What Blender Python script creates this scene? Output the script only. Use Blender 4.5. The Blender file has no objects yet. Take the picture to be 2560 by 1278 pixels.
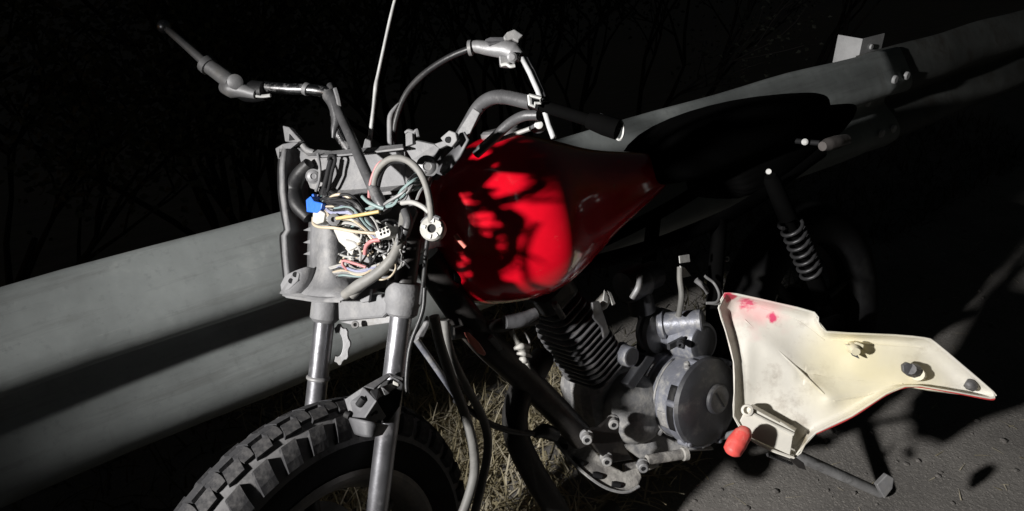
import bpy, bmesh, math, random
from mathutils import Vector, Matrix

R = math.radians
scene = bpy.context.scene
col = scene.collection
random.seed(7)

# ------------------------------------------------------------------ camera, world, light, exposure
FPX, HOR, CAMH = 1855.0, -342.0, 1.298          # focal length and horizon row in photo pixels (2560 wide), camera height
PITCH = math.atan((639 - HOR) / FPX)
CAM = Vector((0, 0, CAMH))
cd = bpy.data.cameras.new('camera'); cam = bpy.data.objects.new('camera', cd); col.objects.link(cam)
cd.sensor_width = 36; cd.lens = 36 * FPX / 2560; cd.clip_start = 0.02; cd.clip_end = 800
cam.location = CAM; cam.rotation_euler = (R(90) - PITCH, 0, 0)
scene.camera = cam

world = bpy.data.worlds.new('World'); scene.world = world; world.use_nodes = True
wn = world.node_tree; bg = wn.nodes['Background']
sky = wn.nodes.new('ShaderNodeTexSky'); sky.sky_type = 'NISHITA'; sky.sun_disc = False
sky.sun_elevation = R(2); sky.sun_rotation = R(250)
wn.links.new(sky.outputs[0], bg.inputs[0]); bg.inputs[1].default_value = 0.0065

sd = bpy.data.lights.new('moon', 'SUN'); sd.energy = 0.004; sd.angle = R(0.5); sd.color = (1, .95, .88)
so = bpy.data.objects.new('moon', sd); col.objects.link(so); so.rotation_euler = (R(48), 0, R(-50))

# the headlamp of the vehicle that lights the wreck from in front and to its side
ld = bpy.data.lights.new('headlamp_beam', 'SPOT'); ld.energy = 430; ld.shadow_soft_size = 0.05
ld.spot_size = R(55); ld.spot_blend = 1.0; ld.color = (1.0, .975, .95)
LAMP = Vector((-1.52, -0.285, 1.40)); AIM = Vector((0.60, 1.13, 0.68))
lo = bpy.data.objects.new('headlamp_beam', ld); col.objects.link(lo); lo.location = LAMP
lo.rotation_euler = (AIM - LAMP).to_track_quat('-Z', 'Y').to_euler()

scene.view_settings.view_transform = 'Standard'; scene.view_settings.look = 'None'
scene.view_settings.exposure = 0.0; scene.view_settings.gamma = 1.0
scene.view_settings.use_curve_mapping = False

# ------------------------------------------------------------------ pixel -> place helpers
def ray(x, y):
    a = (x - 1280) / FPX; b = (y - 639) / FPX
    return Vector((a, math.cos(PITCH) - b * math.sin(PITCH), -(b * math.cos(PITCH) + math.sin(PITCH))))
def D(x, y, t):                       # point at distance t along the viewing axis
    return CAM + ray(x, y) * t
TH, LE, ST = 0.654, -0.293, -0.29     # heading of the motorcycle, its lean onto the rail, its steering lock
ROOT = Vector((-.253, .718, 0))
_c, _s, _cl, _sl = math.cos(TH), math.sin(TH), math.cos(LE), math.sin(LE)
XR = Vector((_c, _s, 0)); XL = Vector((_s * _cl, -_c * _cl, -_sl)); XU = Vector((_s * _sl, -_c * _sl, _cl))
def L(x, v, z):                       # motorcycle coordinates: rearward, left, up -> world
    return ROOT + XR * x + XL * v + XU * z
def B(x, y, v):                       # pixel on the motorcycle's own lengthwise plane at v metres left of its middle
    r = ray(x, y); t = (v - (CAM - ROOT).dot(XL)) / r.dot(XL)
    return CAM + r * t
def Gp(x, y, z=0.0):                  # pixel on the ground
    r = ray(x, y); return CAM + r * ((z - CAMH) / r.z)
def TF(x): return 1.11 - .00045 * (x - 910)
def Fp(x, y, off=0.0):                # pixel on the turned front bracket's plane
    return D(x, y, TF(x) + off)
RAK = R(26)
def steer(x, v, z):                   # turn a point of the front end about the steering axis
    a0 = Vector((.05, 0, .3)); k = Vector((math.sin(RAK), 0, math.cos(RAK))); q = Vector((x, v, z)) - a0
    p = a0 + q * math.cos(ST) + k.cross(q) * math.sin(ST) + k * (q.dot(k) * (1 - math.cos(ST)))
    return L(*p)
WC = steer(0, 0, .3); WA = (steer(0, 1, .3) - WC).normalized()      # front wheel centre and axle direction
def SW(x, y, w):                      # pixel on a plane parallel to the front wheel
    r = ray(x, y); t = ((WC - CAM).dot(WA) + w) / r.dot(WA)
    return CAM + r * t
def pm(px, t): return px * t / FPX    # pixels -> metres at distance t

# ------------------------------------------------------------------ materials
MATS = {}
def mat(name, base, rough=.6, metal=0.0, var=.25, scale=18, dust=None, dust_amt=0.0, dust_scale=7, bump=.15, bscale=120, coat=0.0, spec=.5, rvar=.15, emis=None):
    m = bpy.data.materials.new(name); m.use_nodes = True; n = m.node_tree; N = n.nodes; K = n.links
    b = N['Principled BSDF']; tc = N.new('ShaderNodeTexCoord')
    nz = N.new('ShaderNodeTexNoise'); nz.inputs['Scale'].default_value = scale; nz.inputs['Detail'].default_value = 6; nz.inputs['Roughness'].default_value = .65
    K.new(tc.outputs['Object'], nz.inputs['Vector'])
    cr = N.new('ShaderNodeValToRGB'); e = cr.color_ramp.elements
    e[0].position = .3; e[1].position = .72
    e[0].color = tuple(c * (1 - var) for c in base) + (1,); e[1].color = tuple(min(1, c * (1 + var)) for c in base) + (1,)
    K.new(nz.outputs['Fac'], cr.inputs[0]); out = cr.outputs[0]
    if dust:
        n2 = N.new('ShaderNodeTexNoise'); n2.inputs['Scale'].default_value = dust_scale; n2.inputs['Detail'].default_value = 9; n2.inputs['Roughness'].default_value = .72
        K.new(tc.outputs['Object'], n2.inputs['Vector'])
        r2 = N.new('ShaderNodeValToRGB'); q = r2.color_ramp.elements
        q[0].position = .62 - .35 * dust_amt; q[1].position = .80 - .35 * dust_amt
        q[0].color = (0, 0, 0, 1); q[1].color = (1, 1, 1, 1)
        K.new(n2.outputs['Fac'], r2.inputs[0])
        mx = N.new('ShaderNodeMix'); mx.data_type = 'RGBA'
        K.new(r2.outputs[0], mx.inputs[0]); K.new(out, mx.inputs[6]); mx.inputs[7].default_value = tuple(dust) + (1,)
        out = mx.outputs[2]
        if metal:
            mm = N.new('ShaderNodeMapRange'); mm.inputs[3].default_value = metal; mm.inputs[4].default_value = 0
            K.new(r2.outputs[0], mm.inputs[0]); K.new(mm.outputs[0], b.inputs['Metallic'])
    K.new(out, b.inputs['Base Color'])
    if not (dust and metal): b.inputs['Metallic'].default_value = metal
    mr = N.new('ShaderNodeMapRange'); mr.inputs[3].default_value = max(.03, rough - rvar); mr.inputs[4].default_value = min(1, rough + rvar)
    K.new(nz.outputs['Fac'], mr.inputs[0]); K.new(mr.outputs[0], b.inputs['Roughness'])
    b.inputs['Specular IOR Level'].default_value = spec
    b.inputs['Coat Weight'].default_value = coat; b.inputs['Coat Roughness'].default_value = .08
    if bump:
        n3 = N.new('ShaderNodeTexNoise'); n3.inputs['Scale'].default_value = bscale; n3.inputs['Detail'].default_value = 4
        K.new(tc.outputs['Object'], n3.inputs['Vector'])
        bp = N.new('ShaderNodeBump'); bp.inputs['Strength'].default_value = bump; bp.inputs['Distance'].default_value = .004
        K.new(n3.outputs['Fac'], bp.inputs['Height']); K.new(bp.outputs[0], b.inputs['Normal'])
    MATS[name] = m
    return m
M = MATS
mat('grey_plastic', (.17, .17, .175), .62, dust=(.26, .255, .25), dust_amt=.35, dust_scale=14, bump=.2, bscale=160)
mat('dark_plastic', (.085, .085, .09), .55, dust=(.16, .155, .15), dust_amt=.3, dust_scale=16)
mat('black_plastic', (.014, .014, .015), .5, dust=(.06, .058, .055), dust_amt=.2)
mat('fork_steel', (.30, .30, .32), .34, metal=.85, dust=(.10, .09, .085), dust_amt=.12, dust_scale=30, bump=.06, rvar=.12)
mat('chrome', (.62, .62, .63), .24, metal=1.0, var=.3, scale=40, bump=.05, rvar=.1, dust=(.12, .11, .10), dust_amt=.2, dust_scale=45)
mat('dull_steel', (.26, .26, .265), .52, metal=.3, dust=(.2, .19, .175), dust_amt=.3, dust_scale=20)
mat('stand_steel', (.42, .42, .425), .35, metal=.3, dust=(.05, .048, .045), dust_amt=.3, dust_scale=14)
mat('bar_paint', (.085, .085, .088), .45, metal=.2, dust=(.2, .195, .19), dust_amt=.25, dust_scale=22)
mat('rubber', (.010, .010, .011), .72, dust=(.035, .034, .033), dust_amt=.2, dust_scale=12, spec=.3)
mat('shade_black', (.002, .002, .002), .95, bump=.1, spec=.04)  # near-black: shade on the grip, seat and rear parts put into the colour
mat('sidewall', (.005, .005, .0055), .8, dust=(.012, .012, .011), dust_amt=.25, dust_scale=9, spec=.2)
mat('tread_floor', (.17, .168, .17), .85, dust=(.06, .058, .058), dust_amt=.35, dust_scale=18, spec=.2)
mat('tread_top', (.030, .030, .032), .8, dust=(.09, .087, .086), dust_amt=.38, dust_scale=38, spec=.25)
mat('red_paint', (.74, .004, .018), .24, var=.08, bump=.02, coat=1.0, rvar=.06, dust=(.55, .10, .09), dust_amt=.0, dust_scale=45)
mat('alloy', (.20, .208, .24), .42, metal=.25, dust=(.34, .335, .32), dust_amt=.36, dust_scale=34, bump=.3, bscale=90)
mat('alloy_dusty', (.24, .24, .245), .6, metal=.15, dust=(.36, .35, .33), dust_amt=.5, dust_scale=36, bump=.5, bscale=70)
mat('cover_dark', (.04, .041, .046), .5, dust=(.11, .107, .105), dust_amt=.25, dust_scale=26, bump=.1)
mat('fin_alloy', (.12, .12, .125), .5, metal=.3, dust=(.2, .195, .185), dust_amt=.3, dust_scale=40)
mat('frame_paint', (.020, .018, .017), .5, dust=(.075, .066, .055), dust_amt=.3, dust_scale=12)
mat('frame_dusty', (.16, .152, .145), .7, dust=(.40, .385, .355), dust_amt=.62, dust_scale=18, bump=.4)
mat('hose', (.16, .157, .148), .6, dust=(.22, .21, .19), dust_amt=.35, dust_scale=10)
mat('hose_black', (.018, .018, .019), .45, dust=(.07, .068, .065), dust_amt=.25)
mat('exhaust', (.022, .021, .02), .6, metal=.2, dust=(.05, .046, .04), dust_amt=.3)
mat('white_plastic', (.42, .41, .38), .5, dust=(.30, .29, .26), dust_amt=.3, dust_scale=30)
mat('blue_plastic', (.015, .13, .62), .45, var=.12, dust=(.1, .2, .5), dust_amt=.15)
mat('yellow_tape', (.62, .43, .13), .5)
mat('pink_rubber', (.78, .10, .085), .5, var=.2, dust=(.72, .3, .24), dust_amt=.3, dust_scale=25)
mat('reflector_pink', (.62, .20, .16), .35)
mat('tag_dull', (.36, .36, .355), .5, var=.3, scale=40)
mat('tag_white', (.62, .62, .60), .6)
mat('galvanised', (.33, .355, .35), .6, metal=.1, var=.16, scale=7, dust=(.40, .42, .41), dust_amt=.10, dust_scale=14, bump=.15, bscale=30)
def streaks(m_, ang):                  # grime streaks and scratches along the rail, and the zinc's mottled grain
    n = m_.node_tree; N = n.nodes; K = n.links; b = N['Principled BSDF']; src = b.inputs['Base Color'].links[0].from_socket
    tc = N.new('ShaderNodeTexCoord'); mp = N.new('ShaderNodeMapping'); mp.inputs['Rotation'].default_value = (0, 0, -ang); K.new(tc.outputs['Object'], mp.inputs[0])
    def layer(src, scl, sc, lo, hi, colr):
        m2 = N.new('ShaderNodeMapping'); m2.inputs['Scale'].default_value = scl; K.new(mp.outputs[0], m2.inputs[0])
        nz = N.new('ShaderNodeTexNoise'); nz.inputs['Scale'].default_value = sc; nz.inputs['Detail'].default_value = 7; nz.inputs['Roughness'].default_value = .7; K.new(m2.outputs[0], nz.inputs['Vector'])
        r = N.new('ShaderNodeMapRange'); r.inputs[1].default_value = lo; r.inputs[2].default_value = hi; r.inputs[4].default_value = .6; K.new(nz.outputs['Fac'], r.inputs[0])
        mx = N.new('ShaderNodeMix'); mx.data_type = 'RGBA'; K.new(r.outputs[0], mx.inputs[0]); K.new(src, mx.inputs[6]); mx.inputs[7].default_value = colr + (1,)
        return mx.outputs[2]
    c = layer(src, (.6, 8, 8), 5, .52, .75, (.15, .15, .14))
    c = layer(c, (1, 14, 14), 9, .64, .72, (.46, .48, .47))
    c = layer(c, (1, 1, 1), 60, .55, .75, (.20, .215, .21))
    c = layer(c, (3, 1, .5), 4, .60, .80, (.19, .175, .15))
    K.new(c, b.inputs['Base Color'])
streaks(M['galvanised'], R(38.5))
mat('post_steel', (.58, .585, .59), .5, metal=.1, var=.12, bump=.1)
mat('shaded_zinc', (.10, .105, .10), .7, var=.25, scale=6, dust=(.06, .052, .044), dust_amt=.35, dust_scale=7, bump=.15, bscale=30)  # darker zinc for the far beam: its shade is put into the colour
mat('spring_steel', (.045, .045, .047), .42, metal=.4)
mat('indicator_lens', (.11, .10, .095), .3)
mat('bark', (.012, .010, .009), .9, bump=.6, bscale=60)
mat('leaf_c', (.012, .014, .008), .8, var=.4, scale=6); mat('leaf_a', (.05, .056, .032), .7, var=.45, scale=6); mat('leaf_b', (.12, .125, .085), .75, var=.45, scale=6)
mat('straw', (.46, .40, .25), .85, var=.4, scale=30, bump=0); mat('straw_pale', (.60, .54, .40), .85, var=.35, scale=30, bump=0)
mat('weed', (.055, .050, .028), .85, var=.5, scale=20, bump=0)
mat('stone', (.16, .15, .14), .9, var=.35, scale=30, bump=.4)
for nm, c in dict(w_black=(.016, .016, .017), w_grey=(.2, .2, .2), w_white=(.34, .335, .32), w_teal=(.20, .27, .265), w_pink=(.42, .17, .17), w_tan=(.45, .38, .28), w_lav=(.28, .29, .40), w_green=(.05, .2, .13), w_yel=(.52, .39, .17), w_red=(.5, .05, .06)).items():
    mat(nm, c, .5, var=.15, dust=tuple(.5 * a + .13 for a in c), dust_amt=.25, dust_scale=30, bump=0)

# cream inner face of the broken body panel: yellowed centre, grey scuffs, red overspray at the top corner
m = mat('cream_panel', (.70, .675, .605), .5, var=.09, scale=9, dust=(.45, .41, .35), dust_amt=.26, dust_scale=13, bump=.12, bscale=60)

def ground_material(name, c0, c1, c2, sc=3.0, bump=.8):
    m = bpy.data.materials.new(name); m.use_nodes = True; n = m.node_tree; N = n.nodes; K = n.links; b = N['Principled BSDF']
    tc = N.new('ShaderNodeTexCoord')
    a = N.new('ShaderNodeTexNoise'); a.inputs['Scale'].default_value = sc; a.inputs['Detail'].default_value = 10; a.inputs['Roughness'].default_value = .7
    K.new(tc.outputs['Object'], a.inputs['Vector'])
    cr = N.new('ShaderNodeValToRGB'); e = cr.color_ramp.elements; e[0].position = .32; e[1].position = .7
    e[0].color = c0 + (1,); e[1].color = c1 + (1,); K.new(a.outputs['Fac'], cr.inputs[0])
    v = N.new('ShaderNodeTexVoronoi'); v.inputs['Scale'].default_value = 130; K.new(tc.outputs['Object'], v.inputs['Vector'])
    r = N.new('ShaderNodeValToRGB'); q = r.color_ramp.elements; q[0].position = .1; q[1].position = .42; q[0].color = (1, 1, 1, 1); q[1].color = (0, 0, 0, 1)
    K.new(v.outputs['Distance'], r.inputs[0])
    g = N.new('ShaderNodeTexNoise'); g.inputs['Scale'].default_value = 14; g.inputs['Detail'].default_value = 6; K.new(tc.outputs['Object'], g.inputs['Vector'])
    mu = N.new('ShaderNodeMath'); mu.operation = 'MULTIPLY'; K.new(r.outputs[0], mu.inputs[0]); K.new(g.outputs['Fac'], mu.inputs[1])
    mx = N.new('ShaderNodeMix'); mx.data_type = 'RGBA'; K.new(mu.outputs[0], mx.inputs[0]); K.new(cr.outputs[0], mx.inputs[6]); mx.inputs[7].default_value = c2 + (1,)
    K.new(mx.outputs[2], b.inputs['Base Color']); b.inputs['Roughness'].default_value = .92
    f = N.new('ShaderNodeTexNoise'); f.inputs['Scale'].default_value = 80; f.inputs['Detail'].default_value = 8; f.inputs['Roughness'].default_value = .7; K.new(tc.outputs['Object'], f.inputs['Vector'])
    ad = N.new('ShaderNodeMath'); ad.operation = 'ADD'; lo_ = N.new('ShaderNodeMath'); lo_.operation = 'MULTIPLY'; lo_.inputs[1].default_value = .3; K.new(mu.outputs[0], lo_.inputs[0])
    K.new(f.outputs['Fac'], ad.inputs[0]); K.new(lo_.outputs[0], ad.inputs[1])
    bp = N.new('ShaderNodeBump'); bp.inputs['Strength'].default_value = bump; bp.inputs['Distance'].default_value = .008
    K.new(ad.outputs[0], bp.inputs['Height']); K.new(bp.outputs[0], b.inputs['Normal'])
    MATS[name] = m
ground_material('dirt', (.15, .142, .132), (.27, .254, .235), (.42, .395, .36), bump=.5)

# ------------------------------------------------------------------ mesh helpers (world coordinates in, one mesh object out)
def new_obj(name, verts, faces, material, parent=None, smooth=False, bevel=0.0, solid=0.0, label=None):
    inv = parent_inv(parent)
    me = bpy.data.meshes.new(name); me.from_pydata([inv @ Vector(v) for v in verts], [], faces); me.update()
    bm = bmesh.new(); bm.from_mesh(me); bmesh.ops.recalc_face_normals(bm, faces=bm.faces); bm.to_mesh(me); bm.free()
    o = bpy.data.objects.new(name, me); col.objects.link(o); me.materials.append(M[material])
    if parent: o.parent = parent
    if smooth: me.polygons.foreach_set('use_smooth', [True] * len(me.polygons))
    if solid:
        s = o.modifiers.new('thickness', 'SOLIDIFY'); s.thickness = solid; s.offset = 0
    if bevel:
        b = o.modifiers.new('bevel', 'BEVEL'); b.width = bevel; b.segments = 2; b.limit_method = 'ANGLE'; b.angle_limit = R(35)
    if label: o['label'] = label
    return o
WMAT = {}
def parent_inv(p):
    return WMAT[p.name].inverted() if p and p.name in WMAT else Matrix.Identity(4)
def root(name, loc, rot3=None):
    o = bpy.data.objects.new(name, None); col.objects.link(o)
    m4 = rot3.to_4x4() if rot3 else Matrix.Identity(4); m4.translation = loc
    o.matrix_world = m4; WMAT[o.name] = m4
    return o
def sub(o):                           # let a part carry sub-parts (its transform is its thing's)
    WMAT[o.name] = WMAT[o.parent.name]; return o
def catmull(pts, k=6):
    if len(pts) < 3: return list(pts)
    P = [pts[0] * 2 - pts[1]] + list(pts) + [pts[-1] * 2 - pts[-2]]; out = []
    for i in range(1, len(P) - 2):
        for j in range(k):
            t = j / k; a, b, c, d = P[i - 1], P[i], P[i + 1], P[i + 2]
            out.append(.5 * ((2 * b) + (c - a) * t + (2 * a - 5 * b + 4 * c - d) * t * t + (3 * b - a - 3 * c + d) * t * t * t))
    out.append(pts[-1]); return out
def tube_geo(pts, rad, n=10, cap=True):
    V = []; Fc = []; m = len(pts)
    up = Vector((.3, .5, .8)).normalized()
    for i, p in enumerate(pts):
        t = (pts[min(i + 1, m - 1)] - pts[max(i - 1, 0)]).normalized()
        if t.length < 1e-6: t = Vector((0, 0, 1))
        s = t.cross(up); s = s.normalized() if s.length > 1e-4 else t.orthogonal().normalized()
        w = s.cross(t).normalized(); up = w
        r = rad[i] if isinstance(rad, (list, tuple)) else rad
        for j in range(n):
            a = 2 * math.pi * j / n; V.append(p + (s * math.cos(a) + w * math.sin(a)) * r)
    for i in range(m - 1):
        for j in range(n):
            Fc.append((i * n + j, i * n + (j + 1) % n, (i + 1) * n + (j + 1) % n, (i + 1) * n + j))
    if cap: Fc += [tuple(range(n - 1, -1, -1)), tuple(range((m - 1) * n, m * n))]
    return V, Fc
def tube(name, pts, r, material, parent, k=6, n=10, label=None):
    rr = r
    q = catmull(pts, k)
    if isinstance(r, (list, tuple)):
        m = len(q); rr = []
        for i in range(m):
            f = i / (m - 1) * (len(r) - 1); a = min(int(f), len(r) - 2); rr.append(r[a] + (r[a + 1] - r[a]) * (f - a))
    V, Fc = tube_geo(q, rr, n)
    o = new_obj(name, V, Fc, material, parent, smooth=True, label=label)
    e = o.modifiers.new('edges', 'EDGE_SPLIT'); e.split_angle = R(50)
    return o
def lathe(name, p0, axis, prof, material, parent, n=28, bev=0, label=None):   # prof: (distance along axis, radius)
    a = axis.normalized(); s = a.orthogonal().normalized(); w = a.cross(s)
    V = []; Fc = []
    for d, r in prof:
        for j in range(n):
            t = 2 * math.pi * j / n; V.append(p0 + a * d + (s * math.cos(t) + w * math.sin(t)) * r)
    for i in range(len(prof) - 1):
        for j in range(n): Fc.append((i * n + j, i * n + (j + 1) % n, (i + 1) * n + (j + 1) % n, (i + 1) * n + j))
    Fc += [tuple(range(n - 1, -1, -1)), tuple(range((len(prof) - 1) * n, len(prof) * n))]
    o = new_obj(name, V, Fc, material, parent, smooth=True, label=label)
    e = o.modifiers.new('edges', 'EDGE_SPLIT'); e.split_angle = R(32)
    return o
def plate(name, pts, thick, material, parent, bevel=.0012, label=None, away=None):   # outline of points -> solid sheet
    n = Vector((0, 0, 0)); c = sum(pts, Vector()) / len(pts)
    for i in range(len(pts)): n += (pts[i] - c).cross(pts[(i + 1) % len(pts)] - c)
    n.normalize()
    if n.dot(c - CAM) < 0: n = -n
    if away is not None: n = away.normalized()
    k = len(pts); V = list(pts) + [p + n * thick for p in pts]
    Fc = [tuple(range(k)), tuple(range(2 * k - 1, k - 1, -1))] + [(i, (i + 1) % k, k + (i + 1) % k, k + i) for i in range(k)]
    return new_obj(name, V, Fc, material, parent, bevel=bevel, label=label)
def box_geo(c, ax, ay, az):
    V = [c + ax * i + ay * j + az * k for i in (-1, 1) for j in (-1, 1) for k in (-1, 1)]
    return V, [(0, 1, 3, 2), (4, 6, 7, 5), (0, 4, 5, 1), (2, 3, 7, 6), (0, 2, 6, 4), (1, 5, 7, 3)]
def box(name, c, ax, ay, az, material, parent, bevel=.001, label=None):
    V, Fc = box_geo(c, ax, ay, az); return new_obj(name, V, Fc, material, parent, bevel=bevel, label=label)
def sheet(name, rows, material, parent, thick=.002, smooth=True, label=None):       # grid of points -> bent sheet
    n = len(rows[0]); V = [p for r in rows for p in r]
    Fc = [(i * n + j, i * n + j + 1, (i + 1) * n + j + 1, (i + 1) * n + j) for i in range(len(rows) - 1) for j in range(n - 1)]
    return new_obj(name, V, Fc, material, parent, smooth=smooth, solid=thick, label=label)
def bolt(name, p, axis, r, h, material, parent, hole=True):
    prof = [(0, r), (h * .75, r), (h, r * .85)]
    if hole: prof += [(h, r * .5), (h * .45, r * .45)]
    return lathe(name, p, axis, prof, material, parent, n=14)

# ------------------------------------------------------------------ the ground
RTH = R(38.5); RD = Vector((math.cos(RTH), math.sin(RTH), 0)); RN = Vector((-math.sin(RTH), math.cos(RTH), 0))   # along the rail / away from the road
def rp(u, d, z): return RD * u + RN * d + Vector((0, 0, z))
def gz(u, d):                          # roadside, then a bank falling away behind the rail
    h = .012 * math.sin(u * 3.1 + d * 2) + .008 * math.sin(u * 7.3 - d * 5.1)
    h *= min(1, max(0, (d - .75) / .3)) if d < 1.05 else 1
    if d > 1.25: h += .05 * min(1, (d - 1.25) / .2) - .30 * max(0, d - 1.6)
    return max(h, -14)
us = [-300, -60, -15, -6] + [-4 + .12 * i for i in range(76)] + [6, 8, 12, 20, 40, 90, 300]
ds = [-300, -60, -12, -4, -1.5, -.5] + [.0 + .08 * i for i in range(46)] + [4, 5, 7, 10, 16, 30, 50, 300]
V = [rp(u, d, gz(u, d)) for u in us for d in ds]; nd = len(ds)
Fc = [(i * nd + j, i * nd + j + 1, (i + 1) * nd + j + 1, (i + 1) * nd + j) for i in range(len(us) - 1) for j in range(nd - 1)]
o = new_obj('ground', V, Fc, 'dirt', smooth=True); o['kind'] = 'structure'

# ------------------------------------------------------------------ guard rail
rail = root('guardrail', rp(0, 1.2, 0))
rail['label'] = 'grey galvanised steel guardrail behind the wrecked motorcycle'; rail['category'] = 'guardrail'
PROF = [(.774, -.004), (.777, .004), (.773, .014), (.745, .036), (.712, .060), (.690, .074), (.672, .080), (.655, .078), (.642, .068), (.628, .040), (.614, .010), (.606, .002),
        (.590, .0), (.580, .006), (.566, .024), (.545, .050), (.526, .068), (.508, .078), (.488, .080), (.470, .074), (.452, .058), (.438, .044), (.435, .036)]
def beam(u0, u1, dd, flare=0.0):
    rows = []; n = max(2, int((u1 - u0) / .12))
    for i in range(n + 1):
        u = u0 + (u1 - u0) * i / n; wob = .004 * math.sin(u * 4.1) + .003 * math.sin(u * 9.7 + 1)
        end = max(0, (u - (u1 - .12)) / .12)
        rows.append([rp(u, 1.205 - d + dd + wob * .8 - .012 * flare * end ** 2, z - .032 + .5 * wob) for z, d in PROF])
    return sheet('beam', rows, 'galvanised', rail, .004)
beam_a = sub(beam(-5.0, 2.62, 0.0, 1)); beam_b = sub(beam(2.40, 9.0, .008)); beam_b.data.materials[0] = M['shaded_zinc']; beam_b['label'] = 'rail length beyond the lap joint, shade put into its darker colour'
for u, z in ((2.50, .668), (2.50, .483), (2.58, .668), (2.58, .483), (2.52, .568)):
    dd = .08 if z != .568 else 0
    bolt('bolt', rp(u, 1.205 - dd - .003, z), -RN, .014, .010, 'post_steel', beam_a, hole=False)
def post(u, top, lab=None):
    # open channel post standing behind the beam
    w, dpt, tk = .07, .10, .005
    prof = [(-w, 0), (w, 0), (w, dpt), (w - tk, dpt), (w - tk, tk), (-w + tk, tk), (-w + tk, dpt), (-w, dpt)]
    V = [rp(u + a, 1.232 + b, z) for z in (-.45, top) for a, b in prof]; k = len(prof)
    Fc = [tuple(range(k)), tuple(range(2 * k - 1, k - 1, -1))] + [(i, (i + 1) % k, k + (i + 1) % k, k + i) for i in range(k)]
    o = new_obj('post', V, Fc, 'post_steel', rail, bevel=.002)
    bolt('bolt', rp(u, 1.203, .569), -RN, .014, .010, 'post_steel', sub(o), hole=False)
# folded marker plate screwed to the back of the beam's top edge
mk = sub(sheet('marker_plate', [[rp(u, d, z) for z in (.66, .72, .79)] for u, d in ((2.44, 1.31), (2.44, 1.225), (2.58, 1.225))], 'post_steel', rail, .004, smooth=False))
bolt('bolt', rp(2.50, 1.222, .757), -RN, .009, .006, 'post_steel', mk, hole=False)
for u, top in ((-1.7, .72), (5.4, .72)): post(u, top)

# ------------------------------------------------------------------ the motorcycle
bike = root('motorcycle', ROOT, Matrix((XR, -XL, XU)).transposed())
bike['label'] = 'stripped red motorcycle wreck without headlight, leaning against the guardrail'; bike['category'] = 'motorcycle'

# --- front wheel
RT, HW = .305, .052
def wheel_pt(c, ax, e1, e2, a, r, w): return c + (e1 * math.cos(a) + e2 * math.sin(a)) * r + ax * w
def tyre(name, c, ax, e1, e2, Ro, hw, mat_floor, parent, nseg=72):
    prof = []
    for i in range(15):
        a = R(-150 + 300 * i / 14); prof.append((Ro - .050 + .050 * math.cos(a) * (1.0 if abs(a) < 1.6 else 1.15), hw * math.sin(a) if abs(a) < R(90) else hw * (abs(math.sin(a)) * .55 + .45) * (1 if a > 0 else -1)))
    V = [wheel_pt(c, ax, e1, e2, 2 * math.pi * i / nseg, r, w) for i in range(nseg) for r, w in prof]; k = len(prof)
    Fc = [(i * k + j, i * k + j + 1, ((i + 1) % nseg) * k + j + 1, ((i + 1) % nseg) * k + j) for i in range(nseg) for j in range(k - 1)]
    Fc += [(i * k + k - 1, i * k, ((i + 1) % nseg) * k, ((i + 1) % nseg) * k + k - 1) for i in range(nseg)]
    o = new_obj(name, V, Fc, 'sidewall', parent, smooth=True)
    o.data.materials.append(M[mat_floor])
    for p in o.data.polygons:
        j = p.index % (k - 1) if p.index < nseg * (k - 1) else 99
        if 3 <= j <= 10: p.material_index = 1
    return o
WE1 = (steer(-.4, 0, .3) - WC); WE1.normalize(); WE2 = WA.cross(WE1).normalized()
if WE2.z < 0: WE2 = -WE2
fw = sub(tyre('front_wheel', WC, WA, WE1, WE2, RT, HW, 'tread_floor', bike))
def tread_mesh(name, w0, w1, length, skew, h=.0055, taper=.88, hexa=False):
    # a tread block over the tyre's crown, at angle 0, in wheel coordinates (radial, along, across)
    nseg = 4; V = []; Fc = []
    for k_, (hh, sc) in enumerate(((-.004, 1.0), (h, taper))):
        for i in range(nseg + 1):
            f = i / nseg; w = w0 + (w1 - w0) * f; wm = (w0 + w1) / 2; w = wm + (w - wm) * sc
            a = math.asin(max(-.98, min(.98, w / HW))) if abs(w) < HW else math.copysign(R(80), w)
            r = RT - .050 + .050 * math.cos(a); nr, nw = math.cos(a), math.sin(a)
            half = length / 2 * sc * (1 - (.28 * (2 * f - 1) ** 2 if hexa else 0))
            for sgn in (-1, 1):
                V.append((r + nr * hh, sgn * half + skew * (f - .5) * length, w + nw * hh))
    m = (nseg + 1) * 2
    for i in range(nseg):
        a = i * 2; Fc += [(m + a, m + a + 1, m + a + 3, m + a + 2), (a, a + 2, m + a + 2, m + a), (a + 1, m + a + 1, m + a + 3, a + 3)]
    Fc += [(0, m, m + 1, 1), (m - 2, m - 1, 2 * m - 1, 2 * m - 2)]
    me = bpy.data.meshes.new(name); me.from_pydata(V, [], Fc); me.update()
    bm = bmesh.new(); bm.from_mesh(me); bmesh.ops.recalc_face_normals(bm, faces=bm.faces); bm.to_mesh(me); bm.free()
    me.materials.append(M['tread_top']); return me
NP = 40
tb = [tread_mesh('tread_block', -.0245, -.003, .030, .25), tread_mesh('tread_block', .003, .0245, .030, -.25),
      tread_mesh('tread_block', -.019, .019, .025, 0, hexa=True),
      tread_mesh('tread_block', .030, .0510, .028, -.35, h=.0065), tread_mesh('tread_block', -.0510, -.030, .028, .35, h=.0065)]
inv = parent_inv(bike)
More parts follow.
